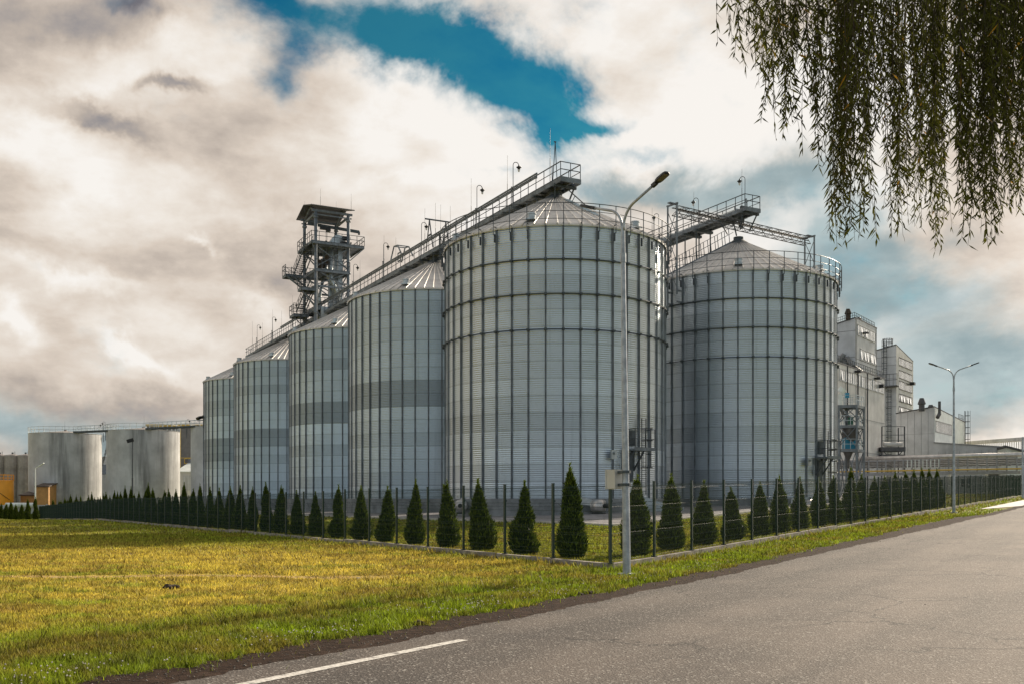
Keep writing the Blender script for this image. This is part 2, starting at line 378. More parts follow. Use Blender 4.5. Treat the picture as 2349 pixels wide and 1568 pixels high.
# grass colour in world space, shared by the ground and the blades
def grass_color(n, pos):
    x, y, z = n.sep(pos)
    px = n.m('SUBTRACT', x, C0[0]); py = n.m('SUBTRACT', y, C0[1])
    o = n.m('SUBTRACT', n.m('MULTIPLY', px, eR[1]), n.m('MULTIPLY', py, eR[0]))
    q = n.m('MULTIPLY', n.m('ADD', n.m('MULTIPLY', px, eL[1]), n.m('MULTIPLY', py, -eL[0])), -1.0)   # distance outside the left fence
    p2 = n.comb(x, y, 0.0)
    N1 = n.noise(p2, .16, 6, .62); N2 = n.noise(p2, .9, 6, .65); N3 = n.noise(n.scale(p2, (1, 2.2, 1)), .45, 5, .6)
    g = n.ss(n.m('ADD', o, n.m('MULTIPLY', n.m('SUBTRACT', N2, .5), 6.0)), -3.2, .7)
    g2 = n.m('MULTIPLY', n.ss(y, 30, 44), n.ss(n.m('ADD', q, n.m('MULTIPLY', n.m('SUBTRACT', N3, .5), 16)), 15, 3))
    g = n.m('MAXIMUM', g, n.m('MULTIPLY', g2, .9))
    g = n.m('MAXIMUM', g, n.m('MULTIPLY', n.ss(y, 62, 115), .75))
    g = n.m('MAXIMUM', g, n.m('MULTIPLY', n.ss(q, .2, -1.5), .8))
    g = n.m('MAXIMUM', g, n.m('MULTIPLY', n.m('MULTIPLY', n.ss(q, 1.6, .1), n.ss(N2, .35, .6)), .85))
    g = n.m('MAXIMUM', g, n.m('MULTIPLY', n.ss(n.m('ADD', n.m('MULTIPLY', N1, .5), n.m('MULTIPLY', N2, .5)), .49, .62), .75))
    g = n.m('MULTIPLY', g, n.m('ADD', .50, n.m('MULTIPLY', N2, .80)), clamp=True)
    dry = n.mix(n.ss(N3, .35, .68), (.60, .47, .095), (.42, .32, .075))
    dry = n.mix(n.ss(N2, .50, .75), dry, (.56, .45, .15))
    grn = n.mix(n.ss(N2, .35, .7), (.075, .13, .009), (.27, .34, .020))
    c = n.mix(g, dry, grn)
    pz = n.noise(p2, .55, 6, .7, .6)
    c = n.mix(n.m('MULTIPLY', n.ss(pz, .44, .62), .60), c, (.26, .165, .050))
    c = n.mix(n.m('MULTIPLY', n.ss(n.noise(p2, 1.9, 5, .7), .53, .68), .65), c, (.060, .060, .010))
    # bare trodden path across the field
    pw = n.m('ABSOLUTE', n.m('SUBTRACT', n.m('ADD', y, n.m('MULTIPLY', n.m('SUBTRACT', N2, .5), 1.3)), 21.6))
    path = n.m('MULTIPLY', n.m('MULTIPLY', n.ss(pw, .42, .05), n.ss(x, -2.0, -4.5)), .75)
    c = n.mix(path, c, (.52, .36, .22))
    return c
def leafy(name, colf, trans=.3, rough=.55):
    m_ = bpy.data.materials.new(name); m_.use_nodes = True; n = NT(m_.node_tree); m_.node_tree.nodes.clear()
    out = n.n('ShaderNodeOutputMaterial'); b = n.n('ShaderNodeBsdfPrincipled'); t = n.n('ShaderNodeBsdfTranslucent'); mx = n.n('ShaderNodeMixShader')
    c = colf(n); n.l(c, b.inputs['Base Color']); b.inputs['Roughness'].default_value = rough; b.inputs['Specular IOR Level'].default_value = .15
    n.l(c, t.inputs[0]); mx.inputs[0].default_value = trans
    n.l(b.outputs[0], mx.inputs[1]); n.l(t.outputs[0], mx.inputs[2]); n.l(mx.outputs[0], out.inputs[0])
    return m_
def tintc(n, lo, hi, hi2=None):
    a = n.n('ShaderNodeAttribute'); a.attribute_name = 'tint'
    c = n.mix(a.outputs['Fac'], lo, hi)
    if hi2: c = n.mix(n.m('GREATER_THAN', a.outputs['Fac'], .965), c, hi2)
    return c
def _ground(n):
    P_ = n.n('ShaderNodeTexCoord').outputs['Object']; c = grass_color(n, P_)
    f = n.noise(P_, 9.0, 6, .7); return n.mix(n.m('MULTIPLY', n.ss(f, .40, .72), .62), c, (.035, .028, .010))
def _blade(n):
    P_ = n.n('ShaderNodeTexCoord').outputs['Object']; c = grass_color(n, P_)
    a = n.n('ShaderNodeAttribute'); a.attribute_name = 'tint'
    return n.mix(1.0, c, n.comb(*[n.m('ADD', .26, n.m('MULTIPLY', a.outputs['Fac'], k)) for k in (1.75, 1.85, 1.35)]), 'MULTIPLY')
M['ground'] = leafy('grass_turf', _ground, 0.0, .95)
M['blade'] = leafy('grass_blades', _blade, .35, .6)
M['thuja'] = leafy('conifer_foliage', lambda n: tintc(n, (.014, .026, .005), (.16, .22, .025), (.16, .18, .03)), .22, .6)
M['thuja_core'] = mat('conifer_inner_foliage', (.006, .010, .004), .9, 0, .2)
M['willow'] = leafy('willow_leaves', lambda n: tintc(n, (.014, .017, .004), (.12, .125, .018), (.40, .22, .02)), .42, .7)
M['clover'] = mat('clover_petals', (.62, .55, .52), .8, 0, .1)

def asphalt():
    m_ = bpy.data.materials.new('asphalt'); m_.use_nodes = True; n = NT(m_.node_tree); b = m_.node_tree.nodes['Principled BSDF']
    P_ = n.n('ShaderNodeTexCoord').outputs['Object']; x, y, z = n.sep(P_)
    s_ = n.m('ADD', n.m('MULTIPLY', n.m('SUBTRACT', x, C0[0]), eR[0]), n.m('MULTIPLY', n.m('SUBTRACT', y, C0[1]), eR[1]))
    o = n.m('SUBTRACT', n.m('MULTIPLY', n.m('SUBTRACT', x, C0[0]), eR[1]), n.m('MULTIPLY', n.m('SUBTRACT', y, C0[1]), eR[0]))
    q = n.comb(n.m('MULTIPLY', s_, .12), o, 0.0)
    lane = n.noise(q, .9, 5, .6); patch = n.noise(P_, .35, 5, .6); gr = n.noise(P_, 38, 3, .75)
    vo = n.n('ShaderNodeTexVoronoi'); n.l(P_, vo.inputs['Vector']); vo.inputs['Scale'].default_value = 46
    c = n.mix(n.ss(n.m('ADD', n.m('MULTIPLY', lane, .6), n.m('MULTIPLY', patch, .4)), .36, .64), (.056, .048, .043), (.125, .104, .089))
    edge = n.ss(n.m('ADD', o, n.m('MULTIPLY', n.m('SUBTRACT', patch, .5), 3.0)), 7.2, 4.2)
    c = n.mix(n.m('MULTIPLY', edge, .62), c, (.030, .027, .026))
    c = n.mix(n.m('MULTIPLY', n.ss(gr, .52, .64), .62), c, (.24, .205, .18))
    c = n.mix(n.m('MULTIPLY', n.ss(gr, .46, .36), .70), c, (.022, .020, .020))
    wp = n.m('ABSOLUTE', n.m('SUBTRACT', n.m('FRACT', n.m('DIVIDE', n.m('SUBTRACT', o, 4.9), 1.9)), .5))
    c = n.mix(n.m('MULTIPLY', n.m('MULTIPLY', n.ss(wp, .30, .05), n.ss(patch, .3, .6)), .42), c, (.15, .125, .107))
    cv = n.n('ShaderNodeTexVoronoi', feature='DISTANCE_TO_EDGE'); cv.inputs['Scale'].default_value = .33
    cvp = n.v('ADD', P_, n.noise(P_, 1.1, 6, .7, col=True)); n.l(cvp, cv.inputs['Vector'])
    crack = n.m('MULTIPLY', n.ss(cv.outputs[0], .014, .003), n.ss(n.noise(P_, .25, 3), .46, .56))
    c = n.mix(n.m('MULTIPLY', crack, .8), c, (.018, .016, .015))
    wv = n.sep(vo.outputs['Color'])[0]
    c = n.mix(n.m('MULTIPLY', n.m('GREATER_THAN', wv, .93), .55), c, (.38, .36, .33))
    n.l(c, b.inputs['Base Color']); b.inputs['Roughness'].default_value = .85; b.inputs['Specular IOR Level'].default_value = .28
    bp = n.n('ShaderNodeBump'); bp.inputs['Strength'].default_value = .8; bp.inputs['Distance'].default_value = .012
    n.l(n.m('ADD', vo.outputs[0], gr), bp.inputs['Height']); n.l(bp.outputs[0], b.inputs['Normal'])
    return m_
M['asphalt'] = asphalt()
M['dirt'] = mat('shoulder_gravel', (.034, .021, .015), .95, 0, .35, 9, bump=1.0, bscale=35, c2=(.062, .040, .029), spec=.08)

# ================================================================== THE SETTING
dirtV = [(183, 1568), (366, 1537), (549, 1506), (732, 1473), (860, 1452.8), (1100, 1408), (1262, 1377.7), (1369, 1360), (1450, 1347), (1530, 1327),
         (1664, 1302.6), (1799, 1273), (1892, 1253), (1934, 1243.7), (2011, 1228), (2076, 1210), (2142, 1196.5), (2195, 1185.5), (2252, 1180)]
asphV = [(403, 1568), (659, 1520.5), (860, 1487.5), (1315, 1394), (1450, 1364.3), (1557, 1342.8), (1718, 1308), (1892, 1267.6), (1989, 1247),
         (2098, 1220.7), (2164, 1207.5), (2230, 1190), (2274, 1182.3)]
def edge(lst):
    q = []
    for v in lst:
        x, y = gp(*v); q.append([float(k) for k in so(x, y)])
    q.sort(); q = np.array(q)
    return lambda s: np.interp(s, q[:, 0], q[:, 1])
o_dirt0, o_asph0 = edge(dirtV), edge(asphV)
def wob(s, a): return a*(np.sin(s*2.1)+.7*np.sin(s*4.7+1)+.5*np.sin(s*11.3+2))/2
def o_dirt(s): return o_dirt0(s)+wob(s, .16)+.06*np.sin(s*31)
def o_asph(s): return o_asph0(s)+wob(s+7, .07)+.03*np.sin(s*23)+.02*np.sin(s*41+1)
ROADW = 13.0
def road_o(s): return o_asph0(s)
def xy_so(s, o): return C0[0]+s*eR[0]+o*eR[1], C0[1]+s*eR[1]-o*eR[0]
def xy_ab(a, b): return C0[0]+a*eR[0]+b*eL[0], C0[1]+a*eR[1]+b*eL[1]

# ground, one sheet to the horizon
xs = np.concatenate([np.linspace(-1400, -160, 16), np.linspace(-150, -45, 50), np.arange(-44, 46, .6), np.linspace(46, 140, 60), np.linspace(160, 1400, 14)])
ys = np.concatenate([np.linspace(-300, -12, 10), np.arange(-10, 60, .6), np.linspace(61, 220, 110), np.linspace(240, 1600, 16)])
X, Y = np.meshgrid(xs, ys)
Z = H(X, Y)
S_, O_ = so(X, Y); A_, B_ = ab(X, Y)
inroad = (O_ > o_dirt0(S_)+.35) & (O_ < o_asph0(S_)+ROADW+.5) & (S_ > -60) & (S_ < 175)
inyard = (A_ > 14.7) & (B_ > 11.7) & (A_ < 119) & (B_ < 159)
Z = Z - .09*inroad - .09*inyard
ny, nx = X.shape
idx = np.arange(nx*ny).reshape(ny, nx)
faces = np.stack([idx[:-1, :-1], idx[:-1, 1:], idx[1:, 1:], idx[1:, :-1]], -1).reshape(-1, 4)
g = np_mesh('ground', np.stack([X, Y, Z], -1).reshape(-1, 3), faces, M['ground'], smooth=True)
tag(g, 'patchy dry and green grass field around the silo yard', 'ground', kind='structure')

def strip(name, m_, svals, olo, ohi, ncol, dz):
    vv = []
    for s in svals:
        a, b = float(olo(s)), float(ohi(s))
        for k in range(ncol+1):
            o = a+(b-a)*k/ncol; x, y = xy_so(s, o); vv.append((x, y, Hs(x, y)+dz))
    vv = np.array(vv); n = ncol+1
    i = np.arange(len(svals)*n).reshape(len(svals), n)
    fs = np.stack([i[:-1, :-1], i[:-1, 1:], i[1:, 1:], i[1:, :-1]], -1).reshape(-1, 4)[:, ::-1]
    return np_mesh(name, vv, fs, m_, smooth=True)
sv = np.concatenate([np.arange(-60, -30, 2), np.arange(-30, 60, .15), np.arange(60, 175, 1.5)])
tag(strip('road_shoulder', M['dirt'], sv, o_dirt, lambda s: o_asph0(s)+.9, 6, .012), 'dark gravel shoulder between road and grass', 'road shoulder', kind='structure')
tag(strip('road', M['asphalt'], sv, o_asph, lambda s: o_asph0(s)+ROADW, 14, .026), 'worn grey asphalt road', 'road', kind='structure')
tag(strip('road_marking', M['line'], np.arange(-60, -11.4, .4), lambda s: 4.06, lambda s: 4.20, 1, .031), 'solid white edge line on the asphalt ending near the corner', 'road marking', kind='structure')
# footpath at the far right
fpv = []
fs_ = np.arange(46, 140, 1.5)
tag(strip('footpath', M['curb'], fs_, lambda s: 1.75+0*s, lambda s: min(1.75+.25+(s-46)*.25, 3.4), 3, .03), 'pale concrete footpath starting beside the far verge', 'footpath', kind='structure')

# yard paving and its kerb
def absheet(name, m_, a0, a1, b0, b1, da, db, dz):
    aa = np.arange(a0, a1+.01, da); bb = np.arange(b0, b1+.01, db); A, B = np.meshgrid(aa, bb); x, y = xy_ab(A, B)
    z = H(x, y)+dz; i = np.arange(A.size).reshape(A.shape)
    fs = np.stack([i[:-1, :-1], i[:-1, 1:], i[1:, 1:], i[1:, :-1]], -1).reshape(-1, 4)
    return np_mesh(name, np.stack([x, y, z], -1).reshape(-1, 3), fs, m_, smooth=True)
tag(absheet('yard_pavement', M['paving'], 14, 120, 11, 160, 1, 1, .02), 'grey paved yard around the silos', 'pavement', kind='structure')
k = MB()
def poly_bar(pts, w, h0, h1):
    for p, q in zip(pts[:-1], pts[1:]):
        z0, z1 = Hs(*p), Hs(*q)
        k.bar((p[0], p[1], z0+(h0+h1)/2), (q[0], q[1], z1+(h0+h1)/2), w, h1-h0)
poly_bar([xy_ab(a, 10.9) for a in np.arange(14, 120, 2)], .18, -.2, .12)
poly_bar([xy_ab(13.9, b) for b in np.arange(11, 160, 2)], .18, -.2, .12)
tag(k.build('yard_kerb', M['curb']), 'pale kerb edging the silo yard lawn', 'kerb', kind='structure')

# ------------------------------------------------------------------ grass blades
def blades(N, seed, d0=8.3, d1=52.0, far=1.0):
    r = np.random.default_rng(seed)
    d = d0*(d1/d0)**(r.random(N)**1.05); u = r.uniform(-.62, .58, N)
    x = u*d; y = d+0*x
    s, o = so(x, y); a, b = ab(x, y)
    edge_ = o_dirt(s)+r.normal(0, .05, N)+np.where(r.random(N) < .035, r.exponential(.22, N), 0)
    q = -(((x-C0[0])*eL[1])+((y-C0[1])*-eL[0]))
    ok = (o < edge_) & ~((a > 13.8) & (b > 10.8)) & ~((np.abs(q) < .14) & (o < .2)) & ~((np.abs(o) < .14) & (s > -.2)) & ~((o > 1.7) & (s > 45))
    x, y, d, o, s, q = (k_[ok] for k_ in (x, y, d, o, s, q)); n = len(x)
    # clumps
    cl = np.sin(x*2.3+np.sin(y*1.7)*2)*np.sin(y*2.9+np.sin(x*1.3)*2)
    tall = 1+.45*np.clip(cl, 0, 1)+.5*sstep(o, .6, 2.4)*(s < 0)+.9*(np.abs(q-.15) < .3)*(r.random(n) < .5)+.9*((np.abs(o-.2) < .25) & (r.random(n) < .4))
    tf = np.sin(x*5.3+2*np.sin(y*1.9))*np.sin(y*6.1+2*np.sin(x*2.3)); tall = tall*np.where(tf > .90, 2.0, 1.0)
    trod = (np.abs(y-21.6) < .5) & (x < -2.5)
    h = (.022+.042*r.random(n)**1.3)*tall*(1+.020*(np.minimum(d, 60)-9))*np.where(trod, .4, 1)
    w = (.0045+.004*r.random(n))*(d/9)**.85
    th = r.uniform(0, 2*np.pi, n); ca, sa = np.cos(th), np.sin(th)
    z = H(x, y)-.005
    lean = h*r.uniform(.1, .9, n); lt = r.uniform(0, 2*np.pi, n)
    v0 = np.stack([x-ca*w, y-sa*w, z], -1); v1 = np.stack([x+ca*w, y+sa*w, z], -1)
    v2 = np.stack([x+np.cos(lt)*lean, y+np.sin(lt)*lean, z+h], -1)
    V_ = np.stack([v0, v1, v2], 1).reshape(-1, 3); F_ = np.arange(3*n).reshape(-1, 3)
    t = r.random(n); t = np.where(r.random(n) < .06, t+.5, t)*np.where(tf > .90, .6, 1)
    return V_, F_, np.stack([t*.55, t*.55, t], -1).ravel()
V_, F_, T_ = blades(720000, 5, 6.8); Vb, Fb, Tb = blades(130000, 6, 50.0, 155.0)
F_ = np.concatenate([F_, Fb+len(V_)]); V_ = np.concatenate([V_, Vb]); T_ = np.concatenate([T_, Tb])
gb = np_mesh('grass', V_, F_, M['blade'], attr=T_)
tag(gb, 'short tufted grass, dry yellow with green patches', 'grass', kind='stuff')

# loose stones along the shoulder
rs = np.random.default_rng(9); n3_ = 5200
s = -21+70*rs.random(n3_)**1.8; wd_ = o_asph0(s)-o_dirt0(s); o = o_dirt0(s)+wd_*rs.random(n3_)+rs.normal(0, .16, n3_)
o = np.where(rs.random(n3_) < .12, o+rs.exponential(1.2, n3_), o); x, y = xy_so(s, o); z = H(x, y)+.014+.012*(o > o_asph0(s)); q = rs.uniform(.004, .013, n3_)*np.where(rs.random(n3_) < .03, 2.2, 1)
oc = np.array([(1, 0, 0), (-1, 0, 0), (0, 1, 0), (0, -1, 0), (0, 0, .8), (0, 0, -.3)])
Vs = np.stack([x, y, z], -1)[:, None, :]+oc[None]*q[:, None, None]*rs.uniform(.6, 1.3, (n3_, 6, 1))
of = np.array([(0, 2, 4), (2, 1, 4), (1, 3, 4), (3, 0, 4), (2, 0, 5), (1, 2, 5), (3, 1, 5), (0, 3, 5)])
Fs = (of[None]+6*np.arange(n3_)[:, None, None]).reshape(-1, 3)
tag(np_mesh('gravel', Vs.reshape(-1, 3), Fs, M['stone']), 'loose stones scattered on the road shoulder', 'gravel', kind='stuff')

# clover heads in the verge, grass tufts and soil clods
mb = MB(); r_ = random.Random(3)
n_ = 0
while n_ < 420:
    s = r_.uniform(-21, -6) if r_.random() < .8 else r_.uniform(-6, 3); cl = math.sin(s*1.9)*.5+.5
    o = float(o_dirt0(s))-abs(r_.gauss(.35, .45))-.05
    if r_.random() > cl*.9+.1: continue
    x, y = xy_so(s, o); zz_ = Hs(x, y)+r_.uniform(.06, .12); rr = r_.uniform(.007, .012)
    mb.add([(x+rr, y, zz_), (x-rr, y, zz_), (x, y+rr, zz_), (x, y-rr, zz_), (x, y, zz_+rr), (x, y, zz_-rr)],
           [(0, 2, 4), (2, 1, 4), (1, 3, 4), (3, 0, 4), (2, 0, 5), (1, 2, 5), (3, 1, 5), (0, 3, 5)]); n_ += 1
tag(mb.build('clover_flowers', M['clover']), 'tiny white clover heads dotted along the verge', 'clover', kind='stuff')
def clod(vx, vy, size, seed, label, m_='clod'):
    x, y = gp(vx, vy); r2 = random.Random(seed)
    import bmesh
    bm = bmesh.new(); bmesh.ops.create_icosphere(bm, subdivisions=3, radius=1)
    for v in bm.verts:
        k_ = 1+.28*math.sin(v.co.x*5+seed)*math.sin(v.co.y*4+seed*2)+r2.uniform(-.12, .12)
        v.co = Vector((v.co.x*size*k_, v.co.y*size*.8*k_, max(-.02, v.co.z)*size*.5*k_))
    me = bpy.data.meshes.new('soil_clod'); bm.to_mesh(me); bm.free()
    o = link_mesh('soil_clod', me, M[m_]); o.location = (x, y, Hs(x, y)+.01)
    tag(o, label, 'clod', 'soil clods at the grass edge')
clod(1328, 1365, .085, 1, 'dark soil clod at the grass edge, left one of the pair near the pole')
clod(1353, 1361, .095, 2, 'dark soil clod at the grass edge, right one of the pair near the pole')
clod(1103, 1398, .08, 3, 'round dark soil clod at the road edge below the fourth conifer')
clod(960, 1431, .085, 5, 'flat dark soil clod at the grass edge nearest the white line')
clod(1410, 1349, .05, 6, 'small dark clod in the grass edge just left of the lamp post')
clod(392, 1350, .16, 4, 'low dark molehill in the dry field at left')
clod(822, 1327, .05, 8, 'small pale stone lying on the trodden field path', 'curb')

# ================================================================== FENCES
PH = 1.93
LL, LR = 2.54, 2.46
def panel_mesh(L):
    mb = MB(); nv = int(L/.05); kz = [.10, .75, 1.40, 1.82]
    prof = []
    for z in (0.0,): prof.append((0.0, .04))
    for z in kz: prof += [(0, z-.045), (.035, z), (0, z+.045)]
    prof.append((0, PH-.01))
    for i in range(nv+1):
        x = .03+(L-.06)*i/nv; w = .0022
        b = len(mb.v)
        for y, z in prof: mb.v += [(x-w, y-w, z), (x+w, y-w, z), (x, y+w*1.4, z)]
        for j in range(len(prof)-1):
            for e in range(3):
                a_, c_ = b+j*3+e, b+j*3+(e+1) % 3
                mb.f.append((a_, c_, c_+3, a_+3)); mb.mi.append(0)
    zs = []
    z = .04
    for q in np.arange(.25, 1.9, .2): zs.append(q)
    for z in kz: zs += [z-.048, z+.048]
    for z in zs: mb.bar((.03, .004, z), (L-.03, .004, z), .0075, .0075)
    return mb
def post_mesh():
    mb = MB(); mb.box((0, 0, PH/2+.01), (.06, .06, PH+.02)); mb.box((0, 0, PH+.03), (.066, .066, .02)); mb.box((0, 0, .012), (.13, .13, .016))
    for z in (.3, .9, 1.5): mb.box((0, -.036, z), (.075, .02, .05))
    return mb
def step(n, k=6): return .05*((n % k)/(k-1)-.5)
def make_fence(name, label, e, L, n0, n1, sgn, stepk, first_post):
    t = thing(name, label, 'fence', (C0[0], C0[1], Hs(*C0)))
    pm = post_mesh().build('post', M['fence'], None); pm.parent = t
    wm = panel_mesh(L).build('mesh_panel', M['wire'], None); wm.parent = t
    base = MB(); ang = math.atan2(e[1], e[0]); o0 = t.location
    def top(n):
        x, y = C0[0]+e[0]*L*n, C0[1]+e[1]*L*n
        return Hs(x, y)+.15+step(int(math.floor(n+1e-6)), stepk)
    for i, n in enumerate(range(n0, n1)):
        x, y = C0+e*L*n; x2, y2 = C0+e*L*(n+1); z1 = top(n); z2 = Hs(x2, y2)+.15+step(n, stepk)
        w = wm if i == 0 else wm.copy()
        if i: col.objects.link(w)
        w.parent = t; w.location = (x-o0.x, y-o0.y, z1-o0.z)
        w.rotation_euler = (0, -math.atan2(z2-z1, L), ang)
        dx_, dy_ = e*.02 if False else (0, 0)
        base.prism([(x-e[1]*.09, y+e[0]*.09), (x+e[1]*.09, y-e[0]*.09), (x2+e[1]*.09-e[0]*.012, y2-e[0]*.09-e[1]*.012), (x2-e[1]*.09-e[0]*.012, y2+e[0]*.09-e[1]*.012)],
                   [Hs(x, y)-.4]*2+[Hs(x2, y2)-.4]*2, [z1, z1, z2, z2])
    posts = list(range(n0+(0 if first_post else 1), n1+1))
    for i, n in enumerate(posts):
        x, y = C0+e*L*n; p = pm if i == 0 else pm.copy()
        if i: col.objects.link(p)
        p.parent = t; p.location = (x-o0.x, y-o0.y, max(top(n), top(n-.5) if n > n0 else -9)-o0.z+.002); p.rotation_euler = (0, 0, ang)
    base.build('base_wall', M['plinth'], t)
    return t
make_fence('mesh_fence', 'dark green welded mesh fence along the dry grass field at left', eL, LL, 0, 60, 1, 7, True)
make_fence('mesh_fence', 'dark green welded mesh fence along the road verge at right', eR, LR, 0, 46, 1, 8, False)

# ================================================================== CONIFERS
def crown(seed, double=False, n=5200):
    r = np.random.default_rng(seed); hgt = 2.45+0*seed
    ph = r.uniform(0, 6.28, 8); bumps = [(r.uniform(0, 6.28), r.random(), r.uniform(-.30, .26), r.uniform(.2, .8)) for _ in range(60)]
    def rad(t, a):
        base = .43*np.minimum(1, (t+.10)/.24)**.7*np.maximum(1-t, 0)**.74
        lump = 1+.05*np.sin(3*a+ph[0]+4*t)
        for ba, bt, bs, bw in bumps:
            da = np.abs((a-ba+np.pi) % (2*np.pi)-np.pi); lump = lump+bs*np.exp(-(da/bw)**2-((t-bt)/(.09+.08*bw))**2)
        return base*lump+.012
    # core
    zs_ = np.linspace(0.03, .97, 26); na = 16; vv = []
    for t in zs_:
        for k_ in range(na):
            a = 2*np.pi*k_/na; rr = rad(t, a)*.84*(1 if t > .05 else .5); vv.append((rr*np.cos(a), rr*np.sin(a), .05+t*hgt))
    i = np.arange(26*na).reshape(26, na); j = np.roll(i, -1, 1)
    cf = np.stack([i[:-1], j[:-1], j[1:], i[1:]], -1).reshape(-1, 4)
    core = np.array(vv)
    t = r.random(n)**1.25; a = r.uniform(0, 2*np.pi, n); rr = rad(t, a)*(.78+.34*r.random(n)**1.2)
    sp = .55+.45*np.sin(a*7+t*40+ph[3])*np.sin(a*4-t*26+ph[4]); rr = rr*(1+.07*sp)
    p = np.stack([rr*np.cos(a), rr*np.sin(a), .05+t*hgt], -1)
    # tip shoots
    m_ = 150; tt = r.uniform(.84, 1.10, m_); aa = r.uniform(0, 6.28, m_); r3 = .055*np.clip(1.13-tt, 0, 1)/.25*r.random(m_)
    q = np.stack([r3*np.cos(aa), r3*np.sin(aa), .05+tt*hgt], -1)
    if double: q[::2, 0] += .09; q[::2, 2] -= .16; q[1::2, 0] -= .04
    p = np.concatenate([p, q]); a = np.concatenate([a, aa]); n2 = len(p)
    out = np.stack([np.cos(a), np.sin(a), np.zeros(n2)], -1)
    dirv = out*r.uniform(.1, .8, (n2, 1))+np.stack([np.zeros(n2), np.zeros(n2), np.ones(n2)], -1)+r.normal(0, .28, (n2, 3))
    dirv /= np.linalg.norm(dirv, axis=1, keepdims=True)
    sd_ = np.cross(dirv, r.normal(0, 1, (n2, 3))); sd_ /= np.linalg.norm(sd_, axis=1, keepdims=True)
    ln = r.uniform(.06, .19, (n2, 1)); wd = r.uniform(.009, .024, (n2, 1))
    v0 = p-dirv*ln*.4; v1 = p+sd_*wd; v2 = p+dirv*ln*.7; v3 = p-sd_*wd
    V1 = np.stack([v0, v1, v2, v3], 1).reshape(-1, 3); F1 = np.arange(4*n2).reshape(-1, 4)
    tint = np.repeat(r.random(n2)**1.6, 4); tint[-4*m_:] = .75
    return V1, F1, tint, core, cf
crowns = []
for sd_i in range(7):
    V1, F1, tint, core, cf = crown(100+sd_i, sd_i in (2, 5), 5200 if sd_i < 5 else 3600)
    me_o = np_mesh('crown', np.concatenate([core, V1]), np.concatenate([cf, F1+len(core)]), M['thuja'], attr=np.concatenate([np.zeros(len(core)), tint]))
    crowns.append(me_o.data); bpy.data.objects.remove(me_o)
tr = MB(); tr.tube([(0, 0, -.1), (0, 0, .35)], [.035, .028], 7); tmpo = tr.build('trunk', M['bark']); trunk_me = tmpo.data; bpy.data.objects.remove(tmpo)
def ordinal(n):
    w = {1: 'first', 2: 'second', 3: 'third', 4: 'fourth', 5: 'fifth', 6: 'sixth', 7: 'seventh', 8: 'eighth', 9: 'ninth', 10: 'tenth', 11: 'eleventh', 12: 'twelfth'}
    if n in w: return w[n]
    return '%d%s' % (n, {1: 'st', 2: 'nd', 3: 'rd'}.get(n % 10 if n % 100 not in (11, 12, 13) else 0, 'th'))
def conifer(x, y, h, wk, ci, label, group):
    t = thing('conifer', label, 'conifer', (x, y, Hs(x, y)-.01), group)
    for nm, me in (('crown', crowns[ci]), ('trunk', trunk_me)):
        o = bpy.data.objects.new(nm, me); col.objects.link(o); o.parent = t
    t.scale = (wk, wk, h/2.66); t.rotation_euler = (random.gauss(0, .022), random.gauss(0, .022), random.uniform(0, 6.28))
# left row, just inside the fence: (view column, view top)
leftrow = [(1315, 1070), (1203, 1107), (1104, 1103), (1027, 1105), (952, 1103), (886, 1117), (828, 1117), (774, 1115), (725, 1130), (683, 1127), (645, 1115),
           (611, 1108), (580, 1118), (552, 1116), (527, 1118), (503, 1121), (482, 1119), (460, 1111), (442, 1122), (422, 1108), (404, 1124)]
off = 1.45
bL = C0+np.array([eL[1], -eL[0]])*off            # inside the left fence
GL = 'conifers in the row behind the left fence'
GR = 'conifers in the row behind the right fence'
GF = 'conifers of the far hedge row at left'
random.seed(5)
tt_ = 0
for i, (vx, vt) in enumerate(leftrow):
    tt_ = vdepth(bL, eL, vx); x, y = bL+eL*tt_
    h = EYE+(HY-vt)/F*y-Hs(x, y)
    lab = 'dark pointed conifer, %s from the fence corner in the row facing the field' % ordinal(i+1)
    if i == 0: lab = 'tallest pointed conifer, the one left of the lamp post nearest the fence corner'
    conifer(x, y, h, (1.0 if i else 1.03)*random.uniform(.86, 1.10), (0, 1, 3, 5, 4, 2, 6)[i % 7], lab, GL)
i = len(leftrow)
while tt_ < 146:
    tt_ += random.uniform(2.1, 2.6); x, y = bL+eL*tt_
    conifer(x, y, random.choice((2.1, 2.4, 2.6, 2.9, 3.1))+random.uniform(-.15, .15), random.uniform(.85, 1.05), random.randrange(7),
            'dark pointed conifer, %s from the fence corner in the row facing the field' % ordinal(i+1), GL); i += 1
bR = C0+np.array([-eR[1], eR[0]])*off
rightrow = [(1460, 1092, 1.12), (1541, 1092, 1.0), (1614, 1106, 1), (1680, 1120, .95), (1745, 1108, .95), (1788, 1093, 1), (1836, 1097, .95), (1878, 1104, .9), (1914, 1100, .9), (1948, 1084, 1.05),
            (1975, 1096, .95), (2003, 1100, .95), (2030, 1097, .95), (2053, 1090, .95), (2079, 1089, 1.05), (2099, 1085, .9), (2116, 1081, .9), (2132, 1083, .95), (2150, 1082, .95)]
for i, (vx, vt, wk) in enumerate(rightrow):
    t_ = vdepth(bR, eR, vx); x, y = bR+eR*t_
    h = (EYE+(HY-vt)/F*y-Hs(x, y))*(1.07 if i > 6 else 1.0)
    lab = 'dark pointed conifer, %s from the fence corner in the row facing the road' % ordinal(i+1)
    if i == 0: lab = 'broad blunt-topped conifer half hidden by the street lamp post'
    conifer(x, y, h, wk*(1.12 if i > 6 else 1.03), (2, 0, 1, 4, 3, 5, 6)[i % 7], lab, GR)
